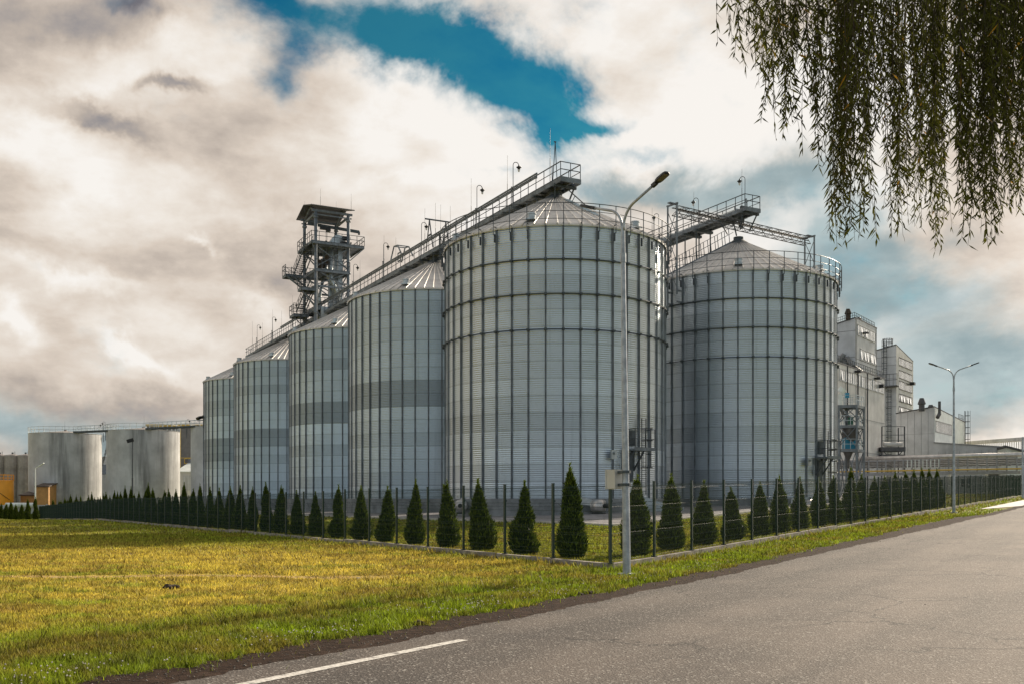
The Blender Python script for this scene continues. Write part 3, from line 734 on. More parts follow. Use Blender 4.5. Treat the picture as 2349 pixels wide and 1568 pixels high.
# far hedge beyond the end of the left fence
E = C0+eL*151
for i, vx in enumerate((82, 65, 49, 36, 25, 14, 3, -10)):
    d = 152+2.0*i; x = (vx-CX)/F*d
    conifer(x, d, (3.4, 3.2, 2.5, 2.4, 2.9, 2.5, 2.5, 2.6)[i], 1.35, i % 7, 'dark conifer, %s from the right in the far hedge before the yellow tank' % ordinal(i+1), GF)
w = MB()
for i in range(9):
    x0 = -66-i*3.6; w.box((x0, 181+.0*i, -.55), (3.5, .12, 2.3)); w.box((x0-1.8, 180.9, -.5), (.16, .2, 2.5))
tag(w.build('boundary_wall', M['clad']), 'low pale panel wall behind the far hedge at left', 'wall')

# ================================================================== GRAIN SILOS
RS = 8.0; NST = 44
def wall_mesh():
    rows = []
    z = 0.0; pitch = 1.12/8
    for i in range(16*8):
        for q in (0, .25, .5, .75): rows.append((i*pitch+q*pitch, .016*math.cos(2*math.pi*q)))
    rows.append((17.92, .016)); rows = np.array(rows); ns = 132
    a = 2*np.pi*np.arange(ns)/ns
    rad_ = RS+rows[:, 1][:, None]
    V0 = np.stack([rad_*np.cos(a), rad_*np.sin(a), np.repeat(rows[:, :1], ns, 1)], -1).reshape(-1, 3)
    i = np.arange(len(rows)*ns).reshape(-1, ns); j = np.roll(i, -1, 1)
    return V0, np.stack([i[:-1], j[:-1], j[1:], i[1:]], -1).reshape(-1, 4)
wv_, wf_ = wall_mesh()
NR = 66; SL = 4.25/RS
def silo_proto(rails):
    t = thing('grain_silo', 'x', 'silo', local=True)
    np_mesh('corrugated_wall', wv_, wf_, M['galv'], t, smooth=True)
    f = MB(); f.lathe([(8.0, 0.0), (8.22, -.02), (8.22, -4.0)], 88); f.box((0, 0, -.2), (.5, .5, .2)); f.build('foundation', M['concrete'], t)
    # roof: flat wedge panels and raised ribs
    rf = MB(); zr = lambda r: 17.92+(RS-r)*SL
    for k_ in range(NR):
        a0, a1 = 2*math.pi*k_/NR, 2*math.pi*(k_+1)/NR; am = (a0+a1)/2
        P3 = lambda r, a, dz=0: (r*math.cos(a), r*math.sin(a), zr(r)+dz)
        rf.quad(P3(8.14, a0), P3(8.14, a1), P3(.95, a1), P3(.95, a0))
        rf.quad(P3(8.14, a1), P3(8.14, a0), (8.14*math.cos(a0), 8.14*math.sin(a0), zr(8.14)-.11), (8.14*math.cos(a1), 8.14*math.sin(a1), zr(8.14)-.11))
        for w0, w1 in ((8.2, 1.0),):
            q = []
            for r in (w0, w1):
                wd = .055 if r > 2 else .02
                for s_, dz in ((-1, 0), (-.55, .10), (.55, .10), (1, 0)):
                    q.append((r*math.cos(a0)-s_*wd*math.sin(a0), r*math.sin(a0)+s_*wd*math.cos(a0), zr(r)+dz))
            rf.add(q, ((0, 1, 5, 4), (1, 2, 6, 5), (2, 3, 7, 6), (3, 2, 1, 0)))
    rf.build('roof', M['roofsheet'], t)
    c_ = MB(); c_.lathe([(1.12, zr(1.1)+.07), (.55, zr(.5)+.16), (.42, zr(.45)+.22), (.42, zr(.45)+.45), (.0, zr(.45)+.47)], 24); c_.build('roof_cap', M['galv_dark'], t)
    # stiffeners
    s0 = MB()
    for dy_ in (-.042, .042): s0.box((RS+.05, dy_, 8.96), (.07, .020, 17.9))
    s0.box((RS+.026, 0, 8.96), (.02, .07, 17.9)); s0 = s0.build('stiffener', M['stiff'], t)
    for k_ in range(NST):
        s = s0 if k_ == 0 else s0.copy()
        if k_: col.objects.link(s); s.parent = t
        s.rotation_euler = (0, 0, 2*math.pi*k_/NST)
    # drum vents on the roof edge
    v0 = MB(); v0.box((7.35, 0, zr(7.35)+.10), (.75, .62, .10)); v0.lathe([(.30, zr(7.35)+.1), (.30, zr(7.35)+.42), (.33, zr(7.35)+.44), (.33, zr(7.35)+.52), (0, zr(7.35)+.58)], 18, (7.35, 0))
    v0 = v0.build('roof_vent', M['galv'], t); VA = [-106, -46, -166, 14, 74, 134]
    for k_, a in enumerate(VA):
        s = v0 if k_ == 0 else v0.copy()
        if k_: col.objects.link(s); s.parent = t
        s.rotation_euler = (0, 0, R(a))
    if rails:
        rg = MB()
        pts = [((RS+.16)*math.cos(2*math.pi*k_/88), (RS+.16)*math.sin(2*math.pi*k_/88)) for k_ in range(89)]
        rg.tube([(x, y, 0) for x, y in pts], .045, 6)
        for k_ in range(NST):
            a = 2*math.pi*k_/NST; rg.box(((RS+.15)*math.cos(a), (RS+.15)*math.sin(a), 0), (.18, .18, .14), a)
        rg = rg.build('wind_ring', M['galv_dark'], t)
        for k_, z in enumerate((15.55, 13.3, 11.0)):
            s = rg if k_ == 0 else rg.copy()
            if k_: col.objects.link(s); s.parent = t
            s.location = (0, 0, z)
        gr = MB(); rr = RS+.42
        for k_ in range(NST):
            a = 2*math.pi*k_/NST; c, s = math.cos(a), math.sin(a)
            gr.bar((rr*c, rr*s, 17.35), (rr*c, rr*s, 19.12), .05, .05); gr.box(((RS+.26)*c, (RS+.26)*s, 17.15), (.13, .05, .55), a)
            gr.bar(((RS+.1)*c, (RS+.1)*s, 17.9), (rr*c, rr*s, 17.9), .05, .05)
        for z, w_ in ((19.12, .05), (18.6, .035), (18.1, .035)):
            gr.tube([(rr*math.cos(2*math.pi*k_/88), rr*math.sin(2*math.pi*k_/88), z) for k_ in range(89)], w_/2+.004, 5)
        gr.build('guard_rail', M['rail'], t)
    return t
silo_plain = silo_proto(False)
silo_rail = silo_proto(True)
SC = {5: (3.14, 71.93), 6: (19.46, 84.3), 4: (-7.1, 91.4), 3: (-16.75, 109.9), 2: (-29.5, 133.5), 1: (-39.7, 153.0)}
G5 = 'corrugated grain silos'
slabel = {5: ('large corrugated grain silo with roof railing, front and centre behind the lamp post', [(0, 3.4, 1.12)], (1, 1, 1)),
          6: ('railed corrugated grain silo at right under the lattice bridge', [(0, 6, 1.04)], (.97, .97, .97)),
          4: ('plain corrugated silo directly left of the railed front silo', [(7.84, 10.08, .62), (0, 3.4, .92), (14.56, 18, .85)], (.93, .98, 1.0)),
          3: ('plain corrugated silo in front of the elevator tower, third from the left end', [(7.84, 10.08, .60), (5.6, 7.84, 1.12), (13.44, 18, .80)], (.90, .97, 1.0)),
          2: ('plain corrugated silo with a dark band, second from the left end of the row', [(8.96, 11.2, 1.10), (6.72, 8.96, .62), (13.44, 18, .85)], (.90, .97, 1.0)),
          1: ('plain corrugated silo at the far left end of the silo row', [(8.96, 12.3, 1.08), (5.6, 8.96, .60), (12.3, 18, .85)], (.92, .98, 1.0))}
SILO = {}
for k_ in (5, 6, 4, 3, 2, 1):
    if k_ == 5: t = silo_rail
    elif k_ == 4: t = silo_plain
    else: t = copy_tree(silo_rail if k_ == 6 else silo_plain)
    t.location = (*SC[k_], EYE+.02); ORG[t] = Vector(t.location)
    t['label'] = slabel[k_][0]; t['group'] = G5
    t.rotation_euler = (0, 0, R({5: 1.4, 6: 3.1, 4: 0, 3: 2, 2: 5, 1: 1}[k_]))
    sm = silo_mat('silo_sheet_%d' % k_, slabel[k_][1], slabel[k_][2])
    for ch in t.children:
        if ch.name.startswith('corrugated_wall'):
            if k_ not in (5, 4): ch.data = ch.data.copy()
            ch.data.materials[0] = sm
    SILO[k_] = t
def silo_hit(k_, vx):
    u = (vx-CX)/F; c = SC[k_]; A = u*u+1; B = -2*(u*c[0]+c[1]); Cc = c[0]**2+c[1]**2-RS**2
    y = (-B-math.sqrt(B*B-4*A*Cc))/(2*A); return u*y, y
# hatch platform with caged ladder on the two railed silos
def hatch_platform(k_, vx, label):
    x, y = silo_hit(k_, vx); c = SC[k_]; a = math.atan2(y-c[1], x-c[0])
    t = thing('ladder_platform', label, 'platform', local=True, group='hatch platforms on the railed silos')
    p = MB(); p.box((.62, 0, 3.25), (1.05, 1.9, .12)); p.box((1.13, 0, 3.28), (.05, 1.95, .22))
    p.build('platform', M['steel'], t)
    b = MB()
    for sy in (-.9, -.05): b.bar((.12, sy, 1.9), (1.1, sy, 3.2), .09); b.box((.1, sy, 2.6), (.12, .12, 1.5))
    b.build('bracket', M['galv_dark'], t)
    h = MB(); h.box((.1, -.25, 4.05), (.10, .75, 1.0)); h.box((.17, -.25, 4.05), (.03, .6, .85)); h.box((.1, -.4, 2.1), (.14, .55, 1.9)); h.build('hatch_door', M['galv_dark'], t)
    g_ = MB()
    for sy in (-.93, .0, .93): g_.bar((1.12, sy, 3.3), (1.12, sy, 4.6), .045)
    for z in (3.95, 4.6):
        g_.bar((1.12, -.93, z), (1.12, .93, z), .045)
        for sy in (-.93, .93): g_.bar((.12, sy, z), (1.12, sy, z), .045)
    g_.build('guard_rail', M['rail'], t)
    l = MB()
    for sy in (.55, .95): l.bar((.28, sy, .3), (.28, sy, 5.4), .045)
    for i in range(18): l.bar((.28, .55, .5+i*.28), (.28, .95, .5+i*.28), .03)
    for z in (2.1, 3.0, 3.9, 4.7):
        l.tube([(.28, .45, z), (.55, .40, z), (.85, .5, z), (.95, .75, z), (.85, 1.0, z), (.55, 1.1, z), (.28, 1.05, z)], .022, 4)
    for px, py in ((.55, .40), (.95, .75), (.55, 1.1)): l.bar((px, py, 2.1), (px, py, 4.7), .03)
    l.build('caged_ladder', M['rail'], t)
    bx = MB(); bx.box((.12, -1.9, 2.9), (.12, .5, .6)); bx.tube([(.2, -1.9, 3.0), (.3, -1.9, 3.0)], .09, 8); bx.tube([(.15, -1.6, 2.8), (.15, -1.3, 2.7), (.15, -1.3, .2)], .025, 5)
    bx.build('junction_box', M['galv'], t)
    t.location = (x, y, EYE); t.rotation_euler = (0, 0, a)
hatch_platform(5, 1452, 'steel hatch platform and caged ladder low on the front silo behind the lamp post')
hatch_platform(6, 1884, 'steel hatch platform and caged ladder low on the right silo')
# aeration fans at the foot of the silos
def fan(k_, vx, label, sc=1.0):
    x, y = silo_hit(k_, vx); c = SC[k_]; a = math.atan2(y-c[1], x-c[0])
    t = thing('aeration_fan', label, 'fan', local=True, group='aeration fans at the silo feet')
    m1 = MB(); m1.tube([(1.0, 0, -.45), (1.7, 0, -.45)], .42, 20); m1.tube([(.9, 0, -.45), (1.0, 0, -.45)], [.36, .42], 20); m1.build('fan_housing', M['pipe'], t, True)
    m1 = MB(); m1.tube([(.1, 0, -.35), (.95, 0, -.42)], [.5, .34], 4); m1.build('duct', M['galv'], t)
    m1 = MB(); m1.tube([(1.7, 0, -.45), (2.05, 0, -.45)], .14, 12); m1.box((1.35, 0, -.95), (.8, .5, .12)); m1.build('motor', M['black'], t)
    t.location = (x, y, EYE); t.rotation_euler = (0, 0, a+.9)
fan(5, 1330, 'white drum aeration fan at the foot of the front silo left of the lamp post')
fan(5, 1002+60, 'drum aeration fan at the left foot of the front silo')
fan(6, 1812, 'drum aeration fan at the foot of the right silo')
# sloping access cover between the silos
def duct_cover(x, y, label):
    m1 = MB(); m1.prism([(x-1.5, y-.6), (x+1.5, y-.6), (x+1.5, y+.6), (x-1.5, y+.6)], Hs(x, y)-.1, [1.9, .85, .85, 1.9])
    for q in np.linspace(-1.2, 1.2, 7): m1.box((x+q, y-.63, .9), (.05, .04, .5))
    tag(m1.build('conveyor_cover', M['galv']), label, 'conveyor cover')
duct_cover(10.3, 66.5, 'sloping ribbed conveyor cover at the foot of the front silo, right of the lamp post')
# door housing strips at the foot of the right silo
for i, vx in enumerate((1847, 1866)):
    x, y = silo_hit(6, vx); m1 = MB(); m1.box((x-.1, y-.35, .9), (.55, .35, 1.9)); m1.box((x-.1, y-.54, 1.1), (.35, .03, 1.2))
    tag(m1.build('electric_cabinet', M['galv']), 'grey electric cabinet at the foot of the right silo, %s one' % ('left', 'right')[i], 'cabinet', 'cabinets by the right silo')

# ================================================================== CATWALKS OVER THE SILOS
RD = np.array((-.467, .884)); RANG = math.atan2(RD[1], RD[0])
def row_t(c, vx, w=0.0):      # distance along the row (away from the camera) at view column vx; w = offset to the camera side
    u = (vx-CX)/F; x0, y0 = c[0]-.884*w, c[1]-.467*w
    return (x0-u*y0)/(.467+.884*u)
def row_pt(c, t, w, z): return (c[0]-.467*t-.884*w, c[1]+.884*t-.467*w, z)
def catwalk(name, label, c, tn, tf, zd, tray_end, arches, sawhorse, legs):
    T = thing(name, label, 'conveyor catwalk', (*c, zd))
    Pw = lambda t, w, z: row_pt(c, t, w, z)
    d = MB(); d.bar(Pw(tn, .42, zd), Pw(tf, .42, zd), .85, .05)
    for w in (0.0, .88): d.bar(Pw(tn-.1, w, zd-.14), Pw(tf, w, zd-.14), .09, .30)
    d.bar(Pw(tn, -.72, zd-.14), Pw(tf, -.72, zd-.14), .09, .30)
    t = tn
    while t < tf: d.bar(Pw(t, -.72, zd-.1), Pw(t, .88, zd-.1), .07, .12); t += 1.2
    d.bar(Pw(tn-.05, -.75, zd-.12), Pw(tn-.05, .92, zd-.12), .10, .34)
    d.build('deck', M['steel'], T)
    cv = MB(); cv.bar(Pw(max(tn+2.2, -.4), -.36, zd+.27), Pw(tf-.6, -.36, zd+.27), .62, .56)
    t = max(tn+2.2, -.4)
    while t < tf: cv.bar(Pw(t, -.36, zd+.27), Pw(t+.07, -.36, zd+.27), .70, .64); t += 3.0
    cv.build('conveyor_housing', M['galv'], T)
    m = MB(); m.tube([Pw(tn+1.4, -.62, zd+.45), Pw(tn+1.4, .1, zd+.45)], .17, 12); m.bar(Pw(tn+1.0, -.5, zd+.1), Pw(tn+2.0, -.5, zd+.1), .5, .3); m.build('drive_motor', M['galv_dark'], T)
    r = MB(); 
    for w in (.90, -.74):
        for z, th in ((1.12, .06), (.60, .04)): r.bar(Pw(tn, w, zd+z), Pw(tf, w, zd+z), th)
        t = tn
        while t <= tf+.01: r.bar(Pw(t, w, zd-.15), Pw(t, w, zd+1.12), .055); t += (1.19 if w > 0 else 1.6)
    for t in (tn, tf):
        for z in (1.12, .60): r.bar(Pw(t, -.74, zd+z), Pw(t, .90, zd+z), .05)
        r.bar(Pw(t, .08, zd), Pw(t, .08, zd+1.12), .05)
    r.build('guard_rail', M['rail'], T)
    if tray_end is not None:
        q = MB()
        for z, w in ((1.20, 1.0), (.93, 1.02)): q.tube([Pw(tray_end, w, zd+z), Pw(tf-22, w, zd+z)], .07, 6)
        for i in range(22): q.bar(Pw(tray_end+.1+i*3.1, .95, zd+.85), Pw(tray_end+.1+i*3.1, .95, zd+1.24), .05)
        q.build('cable_pipe', M['steel'], T)
    for t in arches:
        q = MB()
        for w in (.98, -.2):
            q.bar(Pw(t-1.6, w, zd+1.15), Pw(t-.45, w, zd+2.35), .10); q.bar(Pw(t-.45, w, zd+2.35), Pw(t+.55, w, zd+2.45), .10); q.bar(Pw(t+.55, w, zd+2.45), Pw(t+1.5, w, zd+1.2), .10)
        q.bar(Pw(t-.45, .98, zd+2.35), Pw(t-.45, -.2, zd+2.35), .08); q.bar(Pw(t+.55, .98, zd+2.45), Pw(t+.55, -.2, zd+2.45), .08)
        q.bar(Pw(t-.35, .6, zd+.9), Pw(t-.35, .6, zd+1.8), .08); q.bar(Pw(t+.45, .6, zd+.9), Pw(t+.45, .6, zd+1.8), .08)
        q.bar(Pw(t-.35, .6, zd+1.75), Pw(t+.45, .6, zd+1.75), .10); q.bar(Pw(t-.35, .6, zd+.95), Pw(t+.45, .6, zd+.95), .10)
        q.build('cable_arch', M['steel'], T)
    if sawhorse is not None:
        q = MB(); t = sawhorse
        for w in (.9, -.74):
            q.bar(Pw(t-.8, w, zd+.2), Pw(t, w, zd+2.9), .08); q.bar(Pw(t+.8, w, zd+.2), Pw(t, w, zd+2.9), .08); q.bar(Pw(t-.4, w, zd+1.5), Pw(t+.4, w, zd+1.5), .12)
        q.bar(Pw(t, 1.35, zd+2.95), Pw(t, -1.2, zd+2.95), .11); q.build('hoist_frame', M['rail'], T)
    for t in legs:
        q = MB()
        q.tube([Pw(t, -.3, zd-.3), Pw(t, -.3, zd-1.1)], [.32, .2], 10)
        for dt in (-1.5, 1.5):
            q.bar(Pw(t+dt, -.75, zd-.28), Pw(t+dt*.55, -.5, zd-1.75+abs(dt)*.1), .09); q.bar(Pw(t+dt, .85, zd-.28), Pw(t+dt*.55, .5, zd-1.75+abs(dt)*.1), .09)
            q.bar(Pw(t+dt, -.9, zd-.32), Pw(t+dt, 1.0, zd-.32), .18)
        q.build('support_leg', M['galv_dark'], T)
    for t in legs:
        for dt in (4.6, 6.2):
            q = MB(); q.bar(Pw(t+dt, -.9, zd-.42), Pw(t+dt, 1.15, zd-.42), .35, .22); q.bar(Pw(t+dt, .9, zd-.5), Pw(t+dt, .9, 19.6+(8-dt)*SL+.05), .10); q.bar(Pw(t+dt, -.7, zd-.5), Pw(t+dt, -.7, 19.6+(8-dt)*SL+.05), .10)
            q.build('roof_bracket', M['galv_dark'], T)
    return T
c5, c6 = SC[5], SC[6]
legs5 = [0]+[float(np.hypot(SC[k_][0]-c5[0], SC[k_][1]-c5[1])) for k_ in (4, 3, 2, 1)]
cw1 = catwalk('conveyor_catwalk', 'long steel conveyor catwalk running over the tops of the left row of silos', c5, -2.35, 96, 24.42, 0.9, (29.6, 48.9), 21.3, legs5)
q = MB()   # tall narrow frame at the near end
for w in (.82, .45): q.bar(row_pt(c5, -1.1, w, 24.4), row_pt(c5, -1.15, .64, 27.35), .055)
q.bar(row_pt(c5, -1.12, .72, 27.35), row_pt(c5, -1.12, .55, 27.35), .07); q.build('gantry_frame', M['rail'], cw1)
cw2 = catwalk('conveyor_catwalk', 'steel conveyor catwalk crossing above the roof of the right silo', c6, -1.85, 48, 26.1, None, (), None, [0])
# roof stair on the right silo
st = thing('roof_stair', 'steep stair with handrail climbing the left slope of the right silo roof', 'stair', (*c6, 20))
aS = R(196)
def rp(r, off_, dz): 
    ca, sa = math.cos(aS), math.sin(aS); return (c6[0]+r*ca-off_*sa, c6[1]+r*sa+off_*ca, EYE+17.94+(RS-r)*SL+dz)
m = MB()
for i in range(30): r = 8.2-i*.24; m.bar(rp(r, -.35, .12), rp(r, .35, .12), .16, .03)
for o_ in (-.38, .38): m.bar(rp(8.4, o_, .1), rp(.9, o_, .1), .05, .16)
m.build('tread', M['steel'], st)
m = MB()
for o_ in (-.38, .38):
    for dz in (.62, 1.15): m.bar(rp(8.4, o_, dz), rp(.7, o_, dz+.25), .04)
    for i in range(12): r = 8.3-i*.66; m.bar(rp(r, o_, .1), rp(r+.12, o_, 1.18+i*.02), .05)
m.build('handrail', M['rail'], st)
st2 = thing('roof_ladder', 'row of short tread brackets up the right slope of the front silo roof', 'ladder', (*c5, 20))
m = MB(); aS2 = R(-62)
for i in range(15):
    r = 5.6-i*.28; ca, sa = math.cos(aS2), math.sin(aS2)
    m.bar((c5[0]+r*ca+.3*sa, c5[1]+r*sa-.3*ca, EYE+17.94+(RS-r)*SL+.14), (c5[0]+r*ca-.3*sa, c5[1]+r*sa+.3*ca, EYE+17.94+(RS-r)*SL+.14), .10, .05)
m.build('treads', M['galv'], st2)
# brace from platform end to the roof of the front silo
m = MB(); m.bar(at(1306, 438, 70.5), at(1345, 473, 68), .06); m.bar(at(1319, 450, 69.5), at(1311, 466, 69.5), .05); m.build('stay_bar', M['rail'], cw1)

# gooseneck lamps and lightning rods
GLN = 'gooseneck lamps on the catwalks'; GRD = 'lightning rods on the silo catwalks'
def goose_proto():
    t = thing('gooseneck_lamp', 'x', 'lamp', local=True)
    p = MB(); p.tube([(0, 0, 0), (0, 0, 2.45)]+[(.22-.22*math.cos(a), 0, 2.45+.24*math.sin(a)) for a in np.linspace(.3, 2.6, 8)]+[(.46, 0, 2.45)], .028, 6)
    p.bar((-.03, .0, -1.0), (-.03, 0, .75), .06); p.bar((-.16, 0, -1.0), (-.12, 0, .75), .05); p.bar((-.16, 0, .75), (0, 0, .75), .05)
    p.build('pole', M['rail'], t)
    s = MB(); s.lathe([(.05, 2.48), (.07, 2.40), (.20, 2.33), (.21, 2.29), (.12, 2.24), (.10, 2.14)], 12, (.46, 0)); s.build('lamp_shade', M['black'], t)
    s = MB(); s.lathe([(.085, 2.15), (.09, 2.05), (.05, 1.96), (0, 1.95)], 10, (.46, 0)); s.build('bulb', M['bulb'], t)
    return t
gp0 = goose_proto(); used = [False]
def goose(x, y, ztop, label, ang=0.0):
    t = gp0 if not used[0] else copy_tree(gp0); used[0] = True
    t.location = (x, y, ztop-2.70); t.rotation_euler = (0, 0, ang); t['label'] = label; t['group'] = GLN
def rod(x, y, z0, z1, label, g=GRD):
    m = MB(); m.tube([(0, 0, 0), (0, 0, (z1-z0)*.55), (0, 0, (z1-z0)*.56), (0, 0, z1-z0)], [.030, .028, .016, .012], 5)
    o = m.build('lightning_rod', M['rail']); o.location = (x, y, z0); tag(o, label, 'lightning rod', g)
zr5 = 24.42+1.1
gl = [(1177, 372), (1094, 425), (967, 510), (880, 557), (811, 606), (672, 694), (625, 727), (590, 745)]
gl_lab = ['gooseneck lamp nearest the high near end of the long catwalk', 'gooseneck lamp second from the near end of the long catwalk', 'gooseneck lamp beside the small sloping hoist frame', 'gooseneck lamp just right of the nearer cable arch',
          'gooseneck lamp just right of the elevator tower', 'gooseneck lamp just left of the elevator tower foot', 'gooseneck lamp midway on the far catwalk left of the tower', 'gooseneck lamp at the far left end of the long catwalk']
for i, (vx, vy) in enumerate(gl):
    t = row_t(c5, vx, .8); x, y, _ = row_pt(c5, t, .8, 0); goose(x, y, EYE+(HY-vy)/F*y, gl_lab[i], 0.2)
rods = [(1262, 295), (1164, 357), (1081, 410), (1033, 473), (1011, 470), (999, 466), (974.7, 479), (908, 545.6), (881, 541), (826, 597), (671, 678), (646, 713), (625.5, 710), (602, 739), (579, 737)]
rl = ['tallest lightning rod, at the near end of the long catwalk', 'thin lightning rod beside the nearest gooseneck lamp', 'thin lightning rod left of the second gooseneck lamp', 'short lightning rod right of the small hoist frame', 'lightning rod rising at the middle of the hoist frame, right of two',
      'lightning rod rising at the middle of the hoist frame, left of two', 'lightning rod just right of the third gooseneck lamp', 'lightning rod right of the lamp near the cable arch', 'lightning rod touching the lamp near the cable arch', 'lightning rod just right of the elevator tower',
      'lightning rod beside the gooseneck lamp at the tower foot', 'lightning rod right of the far middle gooseneck lamp', 'lightning rod touching the far middle gooseneck lamp', 'lightning rod between the two farthest gooseneck lamps', 'last lightning rod at the far left end of the catwalk']
for i, (vx, vy) in enumerate(rods):
    t = row_t(c5, vx, -.7); x, y, _ = row_pt(c5, t, -.7, 0); rod(x, y, 24.5, EYE+(HY-vy)/F*y, rl[i])
for vx, vy, lb in ((1709, 405, 'gooseneck lamp at the raised near end of the right silo catwalk'), (1602, 454, 'gooseneck lamp on the right silo catwalk behind the lattice bridge'), (1511, 490, 'gooseneck lamp between the two railed silos')):
    t = row_t(c6, vx, -.7); x, y, _ = row_pt(c6, t, -.7, 0); goose(x, y, EYE+(HY-vy)/F*y, lb, math.pi-.2)
for vx, vy, lb in ((1702, 388, 'lightning rod at the near end of the right silo catwalk'), (1591.7, 440, 'lightning rod on the right catwalk behind the lattice bridge'), (1496, 477, 'lightning rod between the two railed silos')):
    t = row_t(c6, vx, .0); x, y, _ = row_pt(c6, t, 0, 0); rod(x, y, 26.2, EYE+(HY-vy)/F*y, lb)

# ================================================================== LATTICE BRIDGE OVER THE RIGHT SILO
A0 = Vector((13.15, 79.0, 0)); A1 = Vector((26.6, 88.4, 0)); dr = (A1-A0).normalized(); pn = Vector((dr.y, -dr.x, 0))
LB = thing('lattice_bridge', 'slender steel lattice cable bridge spanning the right silo roof', 'lattice bridge', (A0.x, A0.y, 24))
zt = EYE+23.45
m = MB(); hw, hh = .38, .62
L_ = (A1-A0).length; n_ = 26
def bp(t, w, z): return A0+dr*(L_*t)+pn*w+Vector((0, 0, z))
for w in (-hw, hw):
    for z in (zt, zt-hh): m.bar(bp(0, w, z), bp(1, w, z), .055)
for i in range(n_):
    t0, t1 = i/n_, (i+1)/n_
    for w in (-hw, hw):
        m.bar(bp(t0, w, zt if i % 2 else zt-hh), bp(t1, w, zt-hh if i % 2 else zt), .032); 
    for z in (zt, zt-hh): m.bar(bp(t0, -hw, z), bp(t0, hw, z), .03); m.bar(bp(t0, -hw if i % 2 else hw, z), bp(t1, hw if i % 2 else -hw, z), .024)
m.build('truss', M['trim'], LB)
m = MB(); m.tube([bp(0, 0, zt-.1), bp(1, 0, zt-.1)], .05, 5); m.tube([bp(0, .15, zt-.3), bp(1, .15, zt-.3)], .04, 5); m.build('cable', M['black'], LB)
for nm, t, zb in (('a', -.02, 18.0), ('b', 1.02, 20.2)):
    m = MB(); B0 = bp(t, 0, 0)
    ws = (-.52, .52)
    for w in ws: m.bar(B0+pn*w+Vector((0, 0, zb-(1.2 if w < 0 else 0)*(nm == 'a'))), B0+pn*w+Vector((0, 0, zt+.1)), .12)
    m.bar(B0+pn*-.62+Vector((0, 0, zt+.12)), B0+pn*.62+Vector((0, 0, zt+.12)), .12)
    m.bar(B0+pn*0-dr*.4+Vector((0, 0, zt+.22)), B0+dr*.5+Vector((0, 0, zt+.22)), .3, .08)
    z = zb+.5; k_ = 0
    while z < zt-.7:
        z2 = min(z+2.1, zt); m.bar(B0+pn*ws[k_ % 2]+Vector((0, 0, z)), B0+pn*ws[1-k_ % 2]+Vector((0, 0, z2)), .04); m.bar(B0+pn*ws[1-k_ % 2]+Vector((0, 0, z)), B0+pn*ws[k_ % 2]+Vector((0, 0, z2)), .04); z = z2; k_ += 1
    for zz2 in (zb+.3, zb-.6):
        for w in ws: m.bar(B0+pn*w+Vector((0, 0, zz2)), B0+pn*w+dr*(.5 if nm == 'a' else -.6)+Vector((0, 0, zz2)), .10)
    m.build('portal_leg', M['steel'], LB)

# ================================================================== ELEVATOR TOWER
tw = thing('elevator_tower', 'tall open steel elevator tower with stairs and a gabled roof behind the silos', 'tower', local=True)
W_, D_ = 4.1, 4.9
for x, y in ((0, 0), (W_, 0), (W_, D_), (0, D_)):
    m = MB(); m.tube([(x, y, 0), (x, y, 36.5)], .21, 10)
    for z in (4, 9, 14, 19, 24.2, 29.4, 32.6, 35.8): m.tube([(x, y, z-.12), (x, y, z+.12)], .29, 10)
    m.build('column', M['steel'], tw, True)
m = MB()
for z0, z1 in ((1, 8), (8, 14), (14, 19.5), (19.5, 24.6), (24.8, 27.4), (27.6, 29.4), (29.8, 32.4)):
    for (xa, ya), (xb, yb) in (((0, 0), (W_, 0)), ((0, 0), (0, D_)), ((W_, 0), (W_, D_)), ((0, D_), (W_, D_))):
        m.bar((xa, ya, z0), (xb, yb, z1), .11); m.bar((xb, yb, z0), (xa, ya, z1), .11); m.bar((xa, ya, z1+.1), (xb, yb, z1+.1), .16, .24)
m.build('brace', M['steel'], tw)
def deck(x0, x1, y0, y1, z, sides='nesw', step_=.95):
    d_ = MB(); d_.box(((x0+x1)/2, (y0+y1)/2, z-.06), (x1-x0, y1-y0, .08))
    for x in (x0+.06, x1-.06, (x0+x1)/2): d_.box((x, (y0+y1)/2, z-.22), (.1, y1-y0, .24))
    for y in (y0+.05, y1-.05): d_.box(((x0+x1)/2, y, z-.17), (x1-x0+.02, .1, .36))
    d_.build('deck', M['steel'], tw)
    r = MB(); S = {'s': ((x0, y0), (x1, y0)), 'n': ((x0, y1), (x1, y1)), 'w': ((x0, y0), (x0, y1)), 'e': ((x1, y0), (x1, y1))}
    for k_ in sides:
        a, b = (Vector((*p, z)) for p in S[k_]); L = (b-a).length; n = max(1, round(L/step_))
        for h in (1.12, .6): r.bar(a+Vector((0, 0, h)), b+Vector((0, 0, h)), .055)
        for i in range(n+1): p = a+(b-a)*i/n; r.bar(p, p+Vector((0, 0, 1.12)), .055)
    r.build('guard_rail', M['rail'], tw)
deck(-.75, 5.9, -.75, D_+.6, 32.8)
deck(-.2, W_+.1, -.3, D_, 29.55, 'sen')
deck(.1, W_, -.1, D_, 25.0, 'se')
